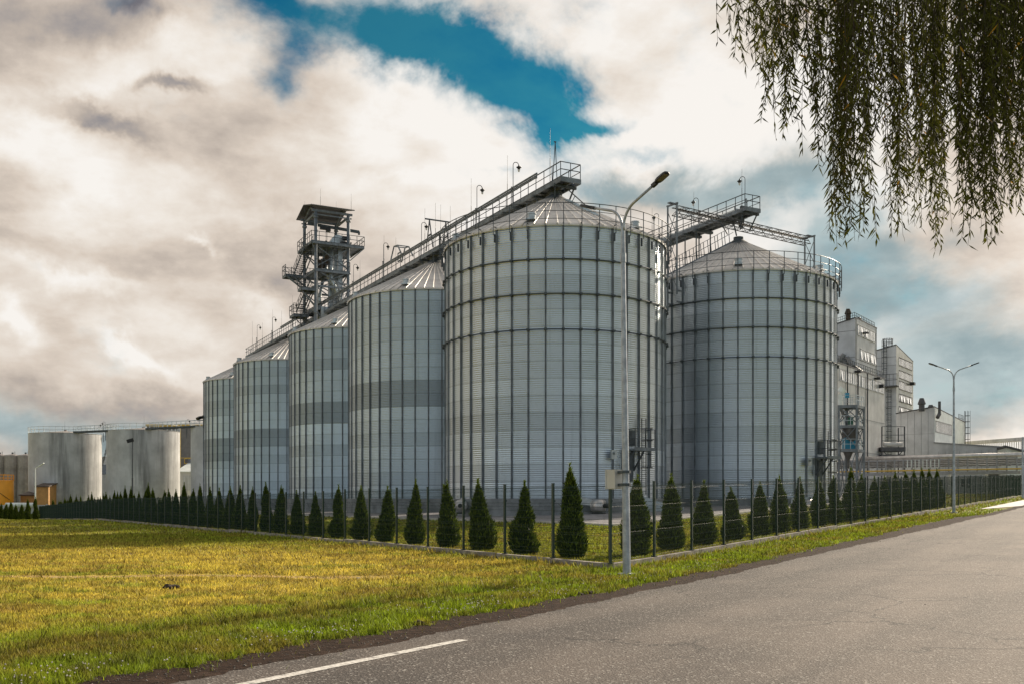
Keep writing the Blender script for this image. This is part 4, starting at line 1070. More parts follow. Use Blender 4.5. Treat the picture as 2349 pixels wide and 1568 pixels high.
# roof
m = MB(); ov = .85; yc = D_/2
m.prism([(-ov, -ov), (W_+ov-.3, -ov), (W_+ov-.3, yc), (-ov, yc)], [36.95, 36.95, 37.75, 37.75], [37.03, 37.03, 37.83, 37.83])
m.prism([(-ov, yc), (W_+ov-.3, yc), (W_+ov-.3, D_+ov), (-ov, D_+ov)], [37.75, 37.75, 36.75, 36.75], [37.83, 37.83, 36.83, 36.83])
for i in range(40): x = -ov+.06+i*.137; m.bar((x, -ov-.02, 37.04), (x, -ov+.10, 37.06), .06)
m.build('roof', M['trim'], tw)
m = MB()
for x in (0, W_): m.bar((x, 0, 36.55), (x, yc, 37.6), .14, .2); m.bar((x, yc, 37.6), (x, D_, 36.55), .14, .2); m.bar((x, 0, 36.3), (x, D_, 36.3), .16, .26)
for y in (0, D_): m.bar((-.5, y, 36.62), (W_+.5, y, 36.62), .16, .26); m.bar((-.4, y, 36.15), (W_+.4, y, 36.15), .12, .14)
m.build('roof_beam', M['steel'], tw)
m = MB(); m.bar((-.3, yc, 35.6), (6.3, yc, 35.35), .22, .34); m.bar((6.3, yc, 35.0), (6.3, yc, 35.4), .2); m.build('hoist_beam', M['galv_dark'], tw)
m = MB(); m.box((1.9, yc, 35.25), (1.3, .35, .35)); m.box((2.3, yc, 35.05), (.5, .5, .3)); m.tube([(2.0, yc, 35), (2.0, yc, 33.7)], .025, 4); m.box((2.0, yc, 33.6), (.16, .1, .3)); m.build('hoist', M['black'], tw)
# elevator head and drives
m = MB()
pf = [(1.9, 32.85), (2.0, 33.2), (2.6, 34.05), (3.1, 34.35), (3.7, 34.2), (4.1, 33.7), (4.15, 32.85)]
yv = [1.1, 1.9]
m.add([(x, y, z) for y in yv for x, z in pf], [tuple(range(7)), tuple(range(13, 6, -1))]+[(i, i+7, (i+1) % 7+7, (i+1) % 7) for i in range(7)])
m.build('elevator_head', M['galv'], tw)
m = MB(); m.tube([(3.5, .35, 33.75), (4.4, .35, 33.75)], .28, 12); m.box((3.9, .4, 33.2), (1.3, .7, .15)); m.box((3.6, .4, 32.95), (.9, .5, .3)); m.build('drive_motor', M['black'], tw)
for x, y in ((2.3, 1.5), (3.5, 1.5), (3.5, 3.2)):
    m = MB(); m.box((x, y, 18.5), (.55, .45, 28.6)); m.build('elevator_leg', M['galv'], tw)
for pts, r_2 in (([(1.7, 2.2, 32.6), (1.7, 2.0, 30.5), (3.0, .6, 25.6)], .22), ([(2.2, 1.2, 32.6), (2.2, 1.0, 30.8), (2.0, .5, 29.0), (3.4, -.1, 24.8)], .24), ([(1.2, 3.2, 32.5), (.9, 2.8, 29.0), (.8, 2.2, 24.5)], .2), ([(2.6, 3.4, 32.5), (1.5, 3.4, 27.0), (1.4, 3.2, 23.8)], .2)):
    m = MB(); m.tube(pts, r_2, 12)
    for p, q_ in zip(pts[:-1], pts[1:]):
        for f_ in (.02, .5): a = Vector(p).lerp(Vector(q_), f_); b = Vector(p).lerp(Vector(q_), f_+.03); m.tube([a, b], r_2+.04, 12)
    m.build('chute', M['galv'], tw, True)
m = MB()
for i, (x, y) in enumerate(((.7, .9), (1.3, 1.3), (1.6, .8))): m.box((x, y, 30.3+.3*i), (.45, .4, 1.1))
m.build('diverter_box', M['bark'], tw)
m = MB(); m.box((.95, -.25, 24.0), (.8, .4, 1.9)); m.build('control_cabinet', M['galv'], tw)
# stairs on the left side
def flight(p, q_, wdt, wv):
    m = MB(); p, q_ = Vector(p), Vector(q_); wv = Vector(wv)*wdt/2; n = int(abs(q_.z-p.z)/.21)
    for s in (-1, 1): m.bar(p+wv*s, q_+wv*s, .05, .2)
    for i in range(1, n): c_ = p.lerp(q_, i/n); m.bar(c_-wv, c_+wv, .24, .035)
    m.build('stair_flight', M['galv_dark'], tw)
    m = MB()
    for s in (-1, 1):
        for h in (1.0, .55): m.bar(p+wv*s+Vector((0, 0, h)), q_+wv*s+Vector((0, 0, h)), .045)
        for i in range(5): c_ = p.lerp(q_, i/4)+wv*s; m.bar(c_, c_+Vector((0, 0, 1.0)), .045)
    m.build('stair_rail', M['rail'], tw)
flight((-.5, 1.0, 32.8), (-1.35, 3.4, 29.3), .9, (1, 0, 0))
deck(-2.9, -.7, 3.0, 4.6, 29.25, 'nw'); 
flight((-2.5, 3.3, 29.2), (-1.3, .6, 27.2), .8, (1, 0, 0))
deck(-1.9, -.05, -.4, 1.2, 27.1, 'sw')
flight((-.6, .9, 27.1), (-1.2, 3.0, 24.6), .8, (1, 0, 0))
deck(-2.0, -.1, 2.6, 4.6, 24.4, 'nws')
flight((-.6, 3.4, 24.4), (-1.2, .8, 21.6), .8, (1, 0, 0))
deck(-1.9, -.05, -.4, 1.0, 21.5, 'sw')
for p_, q_ in [((x, 3.4 if z in (29.1, 24.3) else .2, z), (0, 3.4 if z in (29.1, 24.3) else .2, z-1.9)) for z, x in ((29.1, -2.9), (27.0, -1.9), (24.3, -2.0), (21.4, -1.9))]+[((5.9, -.6, 32.5), (W_, 0, 30.8)), ((5.9, D_, 32.5), (W_, D_, 30.8)), ((-.7, -.7, 32.5), (0, 0, 31.4))]:
    m = MB(); m.bar(p_, q_, .1); m.build('bracket', M['steel'], tw)
TP = (-23.8, 119.0); tw.location = (*TP, 0); tang = math.atan2(.464, .886); tw.rotation_euler = (0, 0, tang)
def twp(x, y): return TP[0]+x*.886-y*.464, TP[1]+x*.464+y*.886
for (x, y), vy, lb in (((.4, -.6), 433, 'lightning rod at the near left corner of the tower roof, the tallest there'), ((W_+.2, -.5), 444, 'lightning rod at the near right corner of the tower roof'),
                       ((-.6, D_*.55), 461, 'lightning rod on the left edge of the tower roof'), ((W_, D_), 462, 'short lightning rod at the back of the tower roof')):
    X_, Y_ = twp(x, y); rod(X_, Y_, 37.0, EYE+(HY-vy)/F*Y_, lb, 'lightning rods on the tower roof')

# ================================================================== STREET LAMPS
def street_proto():
    t = thing('street_lamp', 'x', 'street lamp', local=True)
    p = MB(); p.tube([(0, 0, -.1), (0, 0, 1.0), (0, 0, 7.05)], [.092, .086, .050], 8); p.tube([(0, 0, 7.05), (0, 0, 7.7)], [.048, .046], 10); p.tube([(0, 0, 6.9), (0, 0, 7.1)], .066, 8)
    p.tube([(0, 0, -.02), (0, 0, .05)], .2, 8); p.build('pole', M['pole'], t)
    for s in (-1, 1):
        a = MB(); pts = [(s*.02, 0, 7.6)]
        for k_ in np.linspace(0, 1, 9): th = k_*1.12; pts.append((s*(.03+.55*(1-math.cos(th))), 0, 7.68+.50*math.sin(th)))
        pts.append((s*.98, 0, 8.36)); a.tube(pts, .031, 10); a.build('arm', M['pole'], t, True)
        h = MB(); c_ = Vector((s*.97, 0, 8.355)); dv = Vector((s*.90, 0, .33)).normalized()
        h.bar(c_-dv*.05, c_+dv*.09, .075, .075)
        sec = [(0.06, .05, .03), (.12, .10, .035), (.18, .115, .04), (.36, .115, .035), (.42, .09, .03), (.44, .04, .02)]
        nrm = Vector((-dv.z*s, 0, dv.x*s)); base = len(h.v)
        for d_, w, hgt in sec:
            for yy, zz3 in ((-w, -hgt*.4), (w, -hgt*.4), (w*.85, hgt), (-w*.85, hgt)): h.v.append(tuple(c_+dv*d_+Vector((0, yy*.8, 0))+nrm*zz3))
        for i in range(5):
            for e in range(4): a_, b_ = base+i*4+e, base+i*4+(e+1) % 4; h.f.append((a_, b_, b_+4, a_+4)); h.mi.append(0)
        h.f += [(base, base+3, base+2, base+1), (base+20, base+21, base+22, base+23)]; h.mi += [0, 0]
        hd = h.build('lamp_head', M['black'], t)
        l = MB(); l.bar(c_+dv*.17-nrm*.022, c_+dv*.40-nrm*.022, .15, .012, up=nrm); l.build('lens', M['lens'], hd)
    return t
sl = street_proto()
x1, y1 = gp(1438, 1319)
bxp = MB(); bxp.box((-.35, -.02, 2.13), (.28, .22, .42)); bxp.box((-.50, -.02, 2.13), (.03, .24, .44)); cb = None
sl2 = copy_tree(sl)
cb = bxp.build('control_box', M['box'], sl); k_ = MB()
for z in (2.0, 2.28): k_.box((-.13, 0, z), (.2, .1, .06)); k_.tube([(0, 0, z-.03), (0, 0, z+.03)], .115, 8)
k_.build('clamp', M['galv_dark'], cb)
sl.location = (x1, y1, Hs(x1, y1)); sl.rotation_euler = (R(.0), R(-.95), math.atan2(-.8, .6))
sl['label'] = 'nearest double-armed galvanised street lamp with a grey control box'; sl['group'] = 'street lamps along the road'
def place_lamp(t, vx, o_, rz, label):
    bx = C0+np.array([eR[1], -eR[0]])*o_; s = vdepth(bx, eR, vx); x, y = bx+eR*s
    t.location = (x, y, Hs(x, y)); t.rotation_euler = (0, 0, rz); t['label'] = label; t['group'] = 'street lamps along the road'
place_lamp(sl2, 2188, 1.3, -.1, 'double-armed street lamp farther along the road, right of the buildings')
sl3_xy = C0+np.array([eR[1], -eR[0]])*1.0; sl3_xy = sl3_xy+eR*vdepth(sl3_xy, eR, 2346)
pm3 = MB(); pm3.tube([(*sl3_xy, Hs(*sl3_xy)-.2), (*sl3_xy, EYE+(HY-1001)/F*sl3_xy[1])], [.11, .07], 8); pm3.tube([(*sl3_xy, EYE+1.3), (*sl3_xy, EYE+1.5)], .13, 8)
tag(pm3.build('post', M['pole']), 'slim grey steel post at the right edge of the picture', 'post')
# lamp at far left and floodlight mast
d_ = 160; p_ = at(81, 1184, d_)
t = thing('yard_lamp', 'thin white single-arm lamp post before the yellow tank', 'lamp post', (p_.x, p_.y, Hs(p_.x, p_.y)))
m = MB(); zt_ = EYE+(HY-1073)/F*d_; m.tube([(p_.x, p_.y, Hs(p_.x, p_.y)-.1), (p_.x, p_.y, 3.4), (p_.x, p_.y, zt_)], [.14, .11, .07], 8); m.tube([(p_.x, p_.y, zt_), (p_.x+.6, p_.y, zt_+.35)], .06, 6); m.build('pole', M['white'], t)
m = MB(); m.bar((p_.x+.5, p_.y, zt_+.3), (p_.x+1.4, p_.y, zt_+.85), .3, .12); m.build('lamp_head', M['white'], t)
d_ = 150; p_ = at(304, 1011, d_)
t = thing('floodlight_mast', 'tall dark floodlight mast in front of the middle storage tank', 'floodlight mast', (p_.x, p_.y, -1))
m = MB(); m.tube([(p_.x, p_.y, -1.2), (p_.x, p_.y, 4.9), (p_.x, p_.y, 4.92), (p_.x, p_.y, p_.z)], [.15, .13, .10, .08], 8); m.build('pole', M['rail'], t)
m = MB(); m.bar((p_.x-.75, p_.y-.3, p_.z-.05), (p_.x+.1, p_.y+.1, p_.z+.25), .5, .55); m.build('floodlight', M['black'], t)
# floodlight peeking out beside the left silo
p_ = at(459, 957, 150)
t = thing('floodlight', 'black twin floodlight perched beside the far left silo eave', 'floodlight', tuple(p_))
m = MB(); m.tube([(p_.x+.5, p_.y, p_.z-1.6), (p_.x+.5, p_.y, p_.z-.2)], .06, 6); m.bar((p_.x-.4, p_.y, p_.z-.5), (p_.x+.8, p_.y, p_.z-.35), .1); m.bar((p_.x+.5, p_.y, p_.z-1.6), (p_.x+1.6, p_.y+.3, p_.z-1.6), .06); m.build('bracket', M['rail'], t)
for i in range(2): m = MB(); m.bar((p_.x-.35+.7*i, p_.y-.25, p_.z-.2+.2*i), (p_.x-.0+.7*i, p_.y+.2, p_.z+.1+.2*i), .6, .4); m.build('lamp_head', M['black'], t)

# ================================================================== STORAGE TANKS AT LEFT
def big_tank(cx, cy, R_, ztop, label, stair=False, c_=1.0):
    t = thing('storage_tank', label, 'storage tank', (cx, cy, -1.6), group='big cylindrical storage tanks')
    m = MB(); m.lathe([(R_, -2.5), (R_, ztop-.05), (R_+.06, ztop), (R_+.06, ztop+.06), (R_-.1, ztop+.07)], 96, (cx, cy))
    z = -1.0
    k_ = 0
    while z < ztop-.3:
        m.lathe([(R_+.004, z), (R_+.010, z+.03), (R_+.004, z+.06)], 96, (cx, cy)); z += 1.55
    rr_ = random.Random(int(cx)); z = -1.0; row = 0
    while z < ztop-1.2:
        for k2 in range(14):
            a = 2*math.pi*(k2+.5*(row % 2))/14+.2*row; m.box((cx+(R_+.004)*math.cos(a), cy+(R_+.004)*math.sin(a), z+.78), (.006, .04, 1.5), a)
        z += 1.55; row += 1
    m.build('shell', M['tank'], t, False)
    m = MB(); m.lathe([(R_, ztop+.05), (0.3, ztop+.75), (.3, ztop+1.0), (0, ztop+1.0)], 48, (cx, cy)); m.build('roof', M['tank_small'], t)
    m = MB()
    for k_ in range(36):
        a = 2*math.pi*k_/36; m.bar((cx+R_*math.cos(a), cy+R_*math.sin(a), ztop), (cx+(R_+.05)*math.cos(a), cy+(R_+.05)*math.sin(a), ztop+1.25), .06)
    for z in (1.25, .68): m.tube([(cx+(R_+.05)*math.cos(a), cy+(R_+.05)*math.sin(a), ztop+z) for a in np.linspace(0, 2*math.pi, 73)], .032, 5)
    m.build('guard_rail', M['galv'], t)
    if stair:
        m = MB(); m2 = MB(); n = 44
        for i in range(n):
            a = R(14)+R(50)*i/n; z = ztop-.1-i*.19; ca, sa = math.cos(a), math.sin(a)
            m.bar((cx+(R_+.05)*ca, cy+(R_+.05)*sa, z), (cx+(R_+.95)*ca, cy+(R_+.95)*sa, z), .26, .05)
            if i % 4 == 0: m2.bar((cx+(R_+.95)*ca, cy+(R_+.95)*sa, z), (cx+(R_+.95)*ca, cy+(R_+.95)*sa, z+1.1), .05)
        for dz in (0, .6, 1.1): m2.tube([(cx+(R_+.95)*math.cos(R(14)+R(50)*i/n), cy+(R_+.95)*math.sin(R(14)+R(50)*i/n), ztop-.1-i*.19+dz) for i in range(n)], .03 if dz else .08, 5)
        m.build('spiral_stair', M['galv_dark'], t); m2.build('stair_rail', M['rail'], t)
    return t
TA, TB, TCc = (-93.0, 204.3), (-74.6, 198.6), (-55.3, 190.0)
big_tank(*TA, 7.0, EYE+13.35, 'big weathered steel storage tank, leftmost of the three, with a spiral stair', True)
big_tank(*TB, 7.0, EYE+13.55, 'big weathered steel storage tank behind the floodlight mast')
big_tank(*TCc, 6.6, EYE+13.6, 'big steel storage tank half hidden behind the far left silo')
def tank_bridge(a, b, z, label):
    t = thing('tank_bridge', label, 'walkway', (*a, z)); a = Vector((*a, z)); b = Vector((*b, z)); d_ = (b-a).normalized(); n = Vector((-d_.y, d_.x, 0))
    m = MB(); m.bar(a, b, 1.0, .12)
    for w in (-.5, .5): m.bar(a+n*w, b+n*w, .1, .35)
    m.build('deck', M['galv_dark'], t); m = MB()
    for w in (-.5, .5):
        for h in (1.2, .65): m.bar(a+n*w+Vector((0, 0, h)), b+n*w+Vector((0, 0, h)), .06)
        k_ = int((b-a).length/1.2)
        for i in range(k_+1): p = a+(b-a)*i/k_+n*w; m.bar(p, p+Vector((0, 0, 1.2)), .06)
    m.build('guard_rail', M['galv'], t)
tank_bridge((-88.6, 199.0), (-78.6, 194.0), EYE+13.5, 'railed walkway joining the left and middle storage tanks')
tank_bridge((-71.5, 192.4), (-58.5, 185.0), EYE+13.7, 'railed walkway joining the middle and right storage tanks')
for (x, y), zz5, lb in (((-93, 204), 964, 'lightning rod on the left storage tank roof'), ((-74.5, 198.6), 952, 'lightning rod on the middle storage tank roof')):
    rod(x, y, EYE+14.3, EYE+(HY-zz5)/F*y, lb, 'lightning rods on the storage tanks')
for vx, vy, y, lb in ((236, 970, 196, 'gooseneck lamp on the walkway right of the left storage tank'), (241, 966, 194, 'gooseneck lamp at the left rim of the middle storage tank'), (429, 960, 187, 'gooseneck lamp on the walkway left of the right storage tank')):
    p_ = at(vx, vy, y); goose(p_.x, p_.y, p_.z, lb, 0 if vx > 400 else math.pi)
# group of tall narrow tanks
for i, (vx, r_2, lb) in enumerate(((0, 2.0, 'leftmost narrow cream steel tank behind the yellow tank'), (29, 1.95, 'narrow cream steel tank between two others behind the yellow tank'), (59, 1.9, 'narrow cream steel tank touching the big left storage tank'))):
    d_ = 240; p_ = at(vx, 1043, d_); t = thing('narrow_tank', lb, 'tank', (p_.x, d_, -1.5), 'narrow tanks at the left edge')
    zt_ = p_.z
    m = MB(); m.lathe([(r_2, -2.5), (r_2, zt_-.15), (r_2-.12, zt_), (0, zt_+.35)], 32, (p_.x, d_))
    for z in np.arange(-.5, zt_-.5, 1.6): m.lathe([(r_2+.01, z), (r_2+.05, z+.05), (r_2+.01, z+.1)], 32, (p_.x, d_))
    m.build('shell', M['tank_small'], t, False)
    m = MB(); m.tube([(p_.x, d_, zt_+.2), (p_.x, d_, zt_+.7)], .25, 8); m.tube([(p_.x+.8, d_-.5, zt_), (p_.x+.8, d_-.5, zt_+.9)], .06, 6); m.build('vent', M['galv_dark'], t)
# yellow tank
d_ = 192; u_ = (26-CX)/F; rY = 4.2; cxY = (u_*d_)-rY
t = thing('yellow_tank', 'bright yellow cylindrical tank with yellow railing at the left edge', 'tank', (cxY, d_, -1))
zY = EYE+(HY-1101)/F*(d_-3); m = MB(); m.lathe([(rY, -.6), (rY, zY), (rY-.1, zY+.05), (0, zY+.4)], 64, (cxY, d_)); m.build('shell', M['yellow'], t, True)
m = MB()
for k_ in range(26):
    a = 2*math.pi*k_/26; m.bar((cxY+rY*math.cos(a), d_+rY*math.sin(a), zY), (cxY+rY*math.cos(a), d_+rY*math.sin(a), zY+1.2), .07)
for z in (1.2, .6, .15): m.tube([(cxY+rY*math.cos(a), d_+rY*math.sin(a), zY+z) for a in np.linspace(0, 2*math.pi, 49)], .045, 5)
m.build('guard_rail', M['yellow'], t)
m = MB(); m.box((cxY+rY-2.1, d_-rY*.5, zY+1.3), (.9, .5, .35)); m.build('lamp_head', M['black'], t)
m = MB(); m.tube([(cxY+rY*.25, d_-rY*1.0, EYE+3.0), (cxY+rY*.7, d_-rY*.75, EYE+1.6), (cxY+rY+.2, d_-1, EYE-.2)], .05, 5); m.build('pipe', M['bark'], t)
def shed(name, label, vx0, vx1, vyt, d_, dep, vyb, m_, roofm, vyt2=None):
    a = at(vx0, vyt, d_); b = at(vx1, vyt2 or vyt, d_); zb = EYE+(HY-vyb)/F*d_
    t = thing(name, label, 'shed', ((a.x+b.x)/2, d_, zb)); m = MB(); m.prism([(a.x, d_), (b.x, d_), (b.x, d_+dep), (a.x, d_+dep)], zb, [a.z, b.z, b.z+dep*.18, a.z+dep*.18]); m.build('wall', M[m_], t)
    m = MB(); m.prism([(a.x-.25, d_-.3), (b.x+.25, d_-.3), (b.x+.25, d_+dep+.1), (a.x-.25, d_+dep+.1)], [a.z+.02, b.z+.02, b.z+.02+dep*.19, a.z+.02+dep*.19], [a.z+.22, b.z+.22, b.z+.22+dep*.19, a.z+.22+dep*.19]); m.build('roof', M[roofm], t); return t
shed('tan_shed', 'plain beige block behind the small orange shed at left', 69, 116, 1080, 225, 8, 1160, 'tan', 'brown')
sh2 = shed('orange_shed', 'small orange shed with a dark sloping roof beside the left storage tank', 83, 111, 1116, 194, 4, 1175, 'orange', 'brown')
shed('low_shed', 'low dark roofed shed between the yellow tank and the orange shed', 47, 82, 1136, 196, 5, 1175, 'orange', 'brown')
tag((lambda m: (m.tube([at(14, 1157, 180), at(80, 1157, 180)], .45, 10), m.build('white_tank_trough', M['white'], None))[1])(MB()), 'low white pipe along the top of the far boundary wall', 'pipe')

# buildings between and behind the tanks
def quad_bldg(name, label, cat, pts, zb, zt, wallm, roofm, ov=.25, th=.25, grp=None):
    cx, cy = sum(p[0] for p in pts)/4, sum(p[1] for p in pts)/4
    t = thing(name, label, cat, (pts[0][0], pts[0][1], zb), grp); m = MB(); m.prism(pts, zb, zt); m.build('wall', M[wallm], t)
    ex = [(cx+(p[0]-cx)*(1+ov/math.hypot(p[0]-cx, p[1]-cy)), cy+(p[1]-cy)*(1+ov/math.hypot(p[0]-cx, p[1]-cy))) for p in pts]
    m = MB(); m.prism(ex, [z+.01 for z in zt], [z+th for z in zt]); m.build('roof', M[roofm], t); return t
d_ = 232; xl, xr = (337-CX)/F*d_, (436-CX)/F*d_; zt_ = EYE+(HY-977)/F*d_
yb = quad_bldg('yellow_trimmed_building', 'grey-brown building with yellow edge trim between the middle and right storage tanks', 'building', [(xl, d_), (xr+3, d_), (xr+3, d_+15), (xl, d_+15)], -2, [zt_]*4, 'grey_clad', 'yellowpipe', .3, .5)
x0 = (413.5-CX)/F*d_; m = MB(); m.box((x0, d_-.06, (zt_-2)/2), (.35, .1, zt_+2)); m.box((x0+4, d_-.05, EYE+(HY-1049)/F*d_), (9, .08, .16)); m.box((x0+4, d_-.05, EYE+(HY-1062)/F*d_+1.0), (.01, .01, .01)); m.build('trim', M['yellowpipe'], yb)
wn = MB(); wz = EYE+(HY-1056)/F*d_; wn.box((x0+2.0, d_-.1, wz), (2.1, .1, 1.3)); wn = wn.build('window', M['yellowpipe'], yb); m = MB(); m.box((x0+2.0, d_-.17, wz), (1.7, .06, .95)); m.build('pane', M['glass'], wn)
d_ = 222; xl, xr = (405-CX)/F*d_, (440-CX)/F*d_; zt_ = EYE+(HY-1082)/F*d_
sh3 = quad_bldg('white_shed', 'low shed with a pale pitched roof between the middle and right storage tanks', 'shed', [(xl, d_), (xr+2, d_), (xr+2, d_+8), (xl, d_+8)], -2, [zt_, zt_, zt_+2.2, zt_+2.2], 'clad_warm', 'white', .3, .2)
m = MB(); m.box((xl+2.6, d_-.05, zt_-2.4), (2.2, .08, 3.4)); m.build('door', M['clad'], sh3)
d_ = 235; xl, xr = (226-CX)/F*d_, (250-CX)/F*d_; zt_ = EYE+(HY-1048)/F*d_
sh4 = quad_bldg('grey_warehouse', 'distant grey building seen in the gap between the two left tanks', 'building', [(xl, d_), (xr, d_), (xr, d_+8), (xl, d_+8)], -2, [zt_]*4, 'clad', 'clad_warm', .1, .2)
m = MB(); m.box(((xl+xr)/2, d_-.05, zt_-2.9), (2.4, .08, 2.4)); m.build('window', M['glass'], sh4)

# ================================================================== BUILDINGS AT RIGHT
er = np.array((.588, .809)); el_ = np.array((-.809, .588))
class Face:
    def __init__(s, P0, e, out): s.P0 = np.array(P0, float); s.e = np.array(e, float); s.o = np.array(out, float)
    def pt(s, L, z, o=0.0): p = s.P0+s.e*L+s.o*o; return (p[0], p[1], z)
    def uv(s, vx, vy): L = vdepth(s.P0, s.e, vx); y = s.P0[1]+s.e[1]*L; return L, EYE+(HY-vy)/F*y
    def slab(s, m, L0, L1, z0, z1, o0, o1):
        vv = [s.pt(L, z, o) for o in (o0, o1) for L, z in ((L0, z0), (L1, z0), (L1, z1), (L0, z1))]
        m.add(vv, ((3, 2, 1, 0), (4, 5, 6, 7), (0, 1, 5, 4), (1, 2, 6, 5), (2, 3, 7, 6), (3, 0, 4, 7)))
def building(name, label, vxc, d, vyt, vxl, vxr, drop_r=0, drop_l=0, wm='clad', zb=0.0, Ll=None, Lr=None, roof='trim'):
    P0 = np.array(((vxc-CX)/F*d, d)); zt = EYE+(HY-vyt)/F*d
    Lr = Lr or vdepth(P0, er, vxr); Ll = Ll or vdepth(P0, el_, vxl)
    pts = [tuple(P0), tuple(P0+er*Lr), tuple(P0+er*Lr+el_*Ll), tuple(P0+el_*Ll)]
    t = quad_bldg(name, label, 'building', pts, zb, [zt, zt-drop_r, zt-drop_r-drop_l, zt-drop_l], wm, roof, .12, .16)
    fr = Face(P0, er, (.809, -.588)); fl_ = Face(P0, el_, (-.588, -.809))
    return t, fr, fl_, zt, Lr, Ll
def window_strip(t, f, vx0, vy0, vy1, vx1, n, opened=(), frame='clad', L=None):
    if L: L0, L1, z0, z1 = L
    else:
        L0, z1 = f.uv(vx0, vy0); _, z0 = f.uv(vx0, vy1); L1, _ = f.uv(vx1, vy0)
    m = MB(); f.slab(m, L0-.12, L1+.12, z0-.12, z0, .01, .12); f.slab(m, L0-.12, L1+.12, z1, z1+.12, .01, .12)
    for i in range(n+1): q_ = L0+(L1-L0)*i/n; f.slab(m, q_-.045, q_+.045, z0, z1, .01, .10)
    w = m.build('window', M[frame], t)
    p = MB()
    for i in range(n):
        if i in opened: continue
        q0, q1 = L0+(L1-L0)*i/n, L0+(L1-L0)*(i+1)/n; f.slab(p, q0+.05, q1-.05, z0+.02, z1-.02, .012, .05)
    p.build('pane', M['pane'], w)
    if opened:
        p = MB(); p2 = MB()
        for i in opened:
            q0, q1 = L0+(L1-L0)*i/n, L0+(L1-L0)*(i+1)/n; f.slab(p, q0+.05, q1-.05, z0+.02, z1-.02, .012, .03)
            vv = [f.pt(q0+.06, z1-.03, .05), f.pt(q1-.06, z1-.03, .05), f.pt(q1-.06, z0+.05, .22), f.pt(q0+.06, z0+.05, .22)]; p2.add(vv, ((0, 1, 2, 3),))
        p.build('pane', M['glass'], w); p2.build('casement', M['pane'], w)
def seams(t, f, L0, L1, zs, vs_=(), zb=0, zt=10, m_='trim', w_=.05):
    m = MB()
    for z in zs: f.slab(m, L0, L1, z-w_/2, z+w_/2, .0, .02)
    for L in vs_: f.slab(m, L-w_/2, L+w_/2, zb, zt, .0, .03)
    m.build('seam', M[m_], t)
def roof_rail(t, pts, h=.9, n=14, m_='galv_dark'):
    m = MB()
    for a, b in zip(pts[:-1], pts[1:]):
        a, b = Vector(a), Vector(b)
        for q_ in (h, h*.5): m.bar(a+Vector((0, 0, q_)), b+Vector((0, 0, q_)), .05)
        for i in range(n+1): p = a+(b-a)*i/n; m.bar(p, p+Vector((0, 0, h)), .05)
    m.build('roof_rail', M[m_], t)
def cage_ladder(t, f, L, z0, z1, cage0=None, m_='galv_dark'):
    m = MB()
    for dl in (-.28, .28): m.bar(f.pt(L+dl, z0, .25), f.pt(L+dl, z1, .25), .06)
    z = z0
    while z < z1: m.bar(f.pt(L-.28, z, .25), f.pt(L+.28, z, .25), .04); z += .4
    z = cage0 if cage0 is not None else z0+2.4
    while z <= z1+.01:
        m.tube([f.pt(L-.4, z, .25), f.pt(L-.42, z, .7), f.pt(L, z, 1.05), f.pt(L+.42, z, .7), f.pt(L+.4, z, .25)], .035, 4); z += 1.0
    c0 = cage0 if cage0 is not None else z0+2.4
    for dl, o in ((-.42, .7), (0, 1.05), (.42, .7)): m.bar(f.pt(L+dl, c0, o), f.pt(L+dl, z1, o), .045)
    m.build('caged_ladder', M[m_], t)
def vent_cap(t, x, y, z, r=.45, h=1.1, m_='trim'):
    m = MB(); m.lathe([(r*.7, z-.3), (r*.7, z+h*.4), (r, z+h*.45), (r*.9, z+h*.6), (r*.5, z+h), (0, z+h)], 12, (x, y)); m.build('roof_vent', M[m_], t)

# tower block 1
b1, f1, g1, zt1, Lr1, Ll1 = building('tower_block', 'tall pale grey factory block with two window bands right of the silos', 1962, 140, 730, 1905, 2011, 0, .8)
window_strip(b1, f1, 1967, 794-50+1, 794-50+23, 2006.5, 12, (2, 5))
window_strip(b1, f1, 1973, 800, 823, 2007, 12, (0, 3, 5, 8, 9, 11))
seams(b1, g1, 0, Ll1, [EYE+(HY-758)/F*140, EYE+(HY-818)/F*140], (), 0, 1); seams(b1, f1, 0, Lr1, [EYE+(HY-821)/F*140], (.15, .55, Lr1-.5, Lr1-.1), 10, zt1)
roof_rail(b1, [g1.pt(Ll1, zt1-.7, -.3), g1.pt(0.2, zt1+.1, -.3), f1.pt(Lr1, zt1+.1, -.3)], .8, 12)
vent_cap(b1, *f1.pt(-.1, 0, -1.0)[:2], zt1+.1, .5, 1.3, 'bark'); vent_cap(b1, *f1.pt(4.2, 0, -.8)[:2], zt1+.1, .5, .7)
m = MB()
for (a_, b_) in (((1937, 812), (1919, 848)), ((1945, 820), (1960, 842)), ((1960, 842), (1976, 862)), ((1939, 830), (1946, 850))):
    La, za = g1.uv(*a_) if a_[0] < 1962 else f1.uv(*a_); Lb, zb_ = g1.uv(*b_) if b_[0] < 1962 else f1.uv(*b_)
    pa = (g1 if a_[0] < 1962 else f1).pt(La, za, .3); pb = (g1 if b_[0] < 1962 else f1).pt(Lb, zb_, .9); m.tube([pa, pb], .33, 10)
m.build('duct', M['pipe_dark'], b1)
L, z = f1.uv(1978, 790-25); m = MB(); f1.slab(m, L, L+.9, z, z+.2, .0, .8); m.build('wall_lamp', M['trim'], b1)
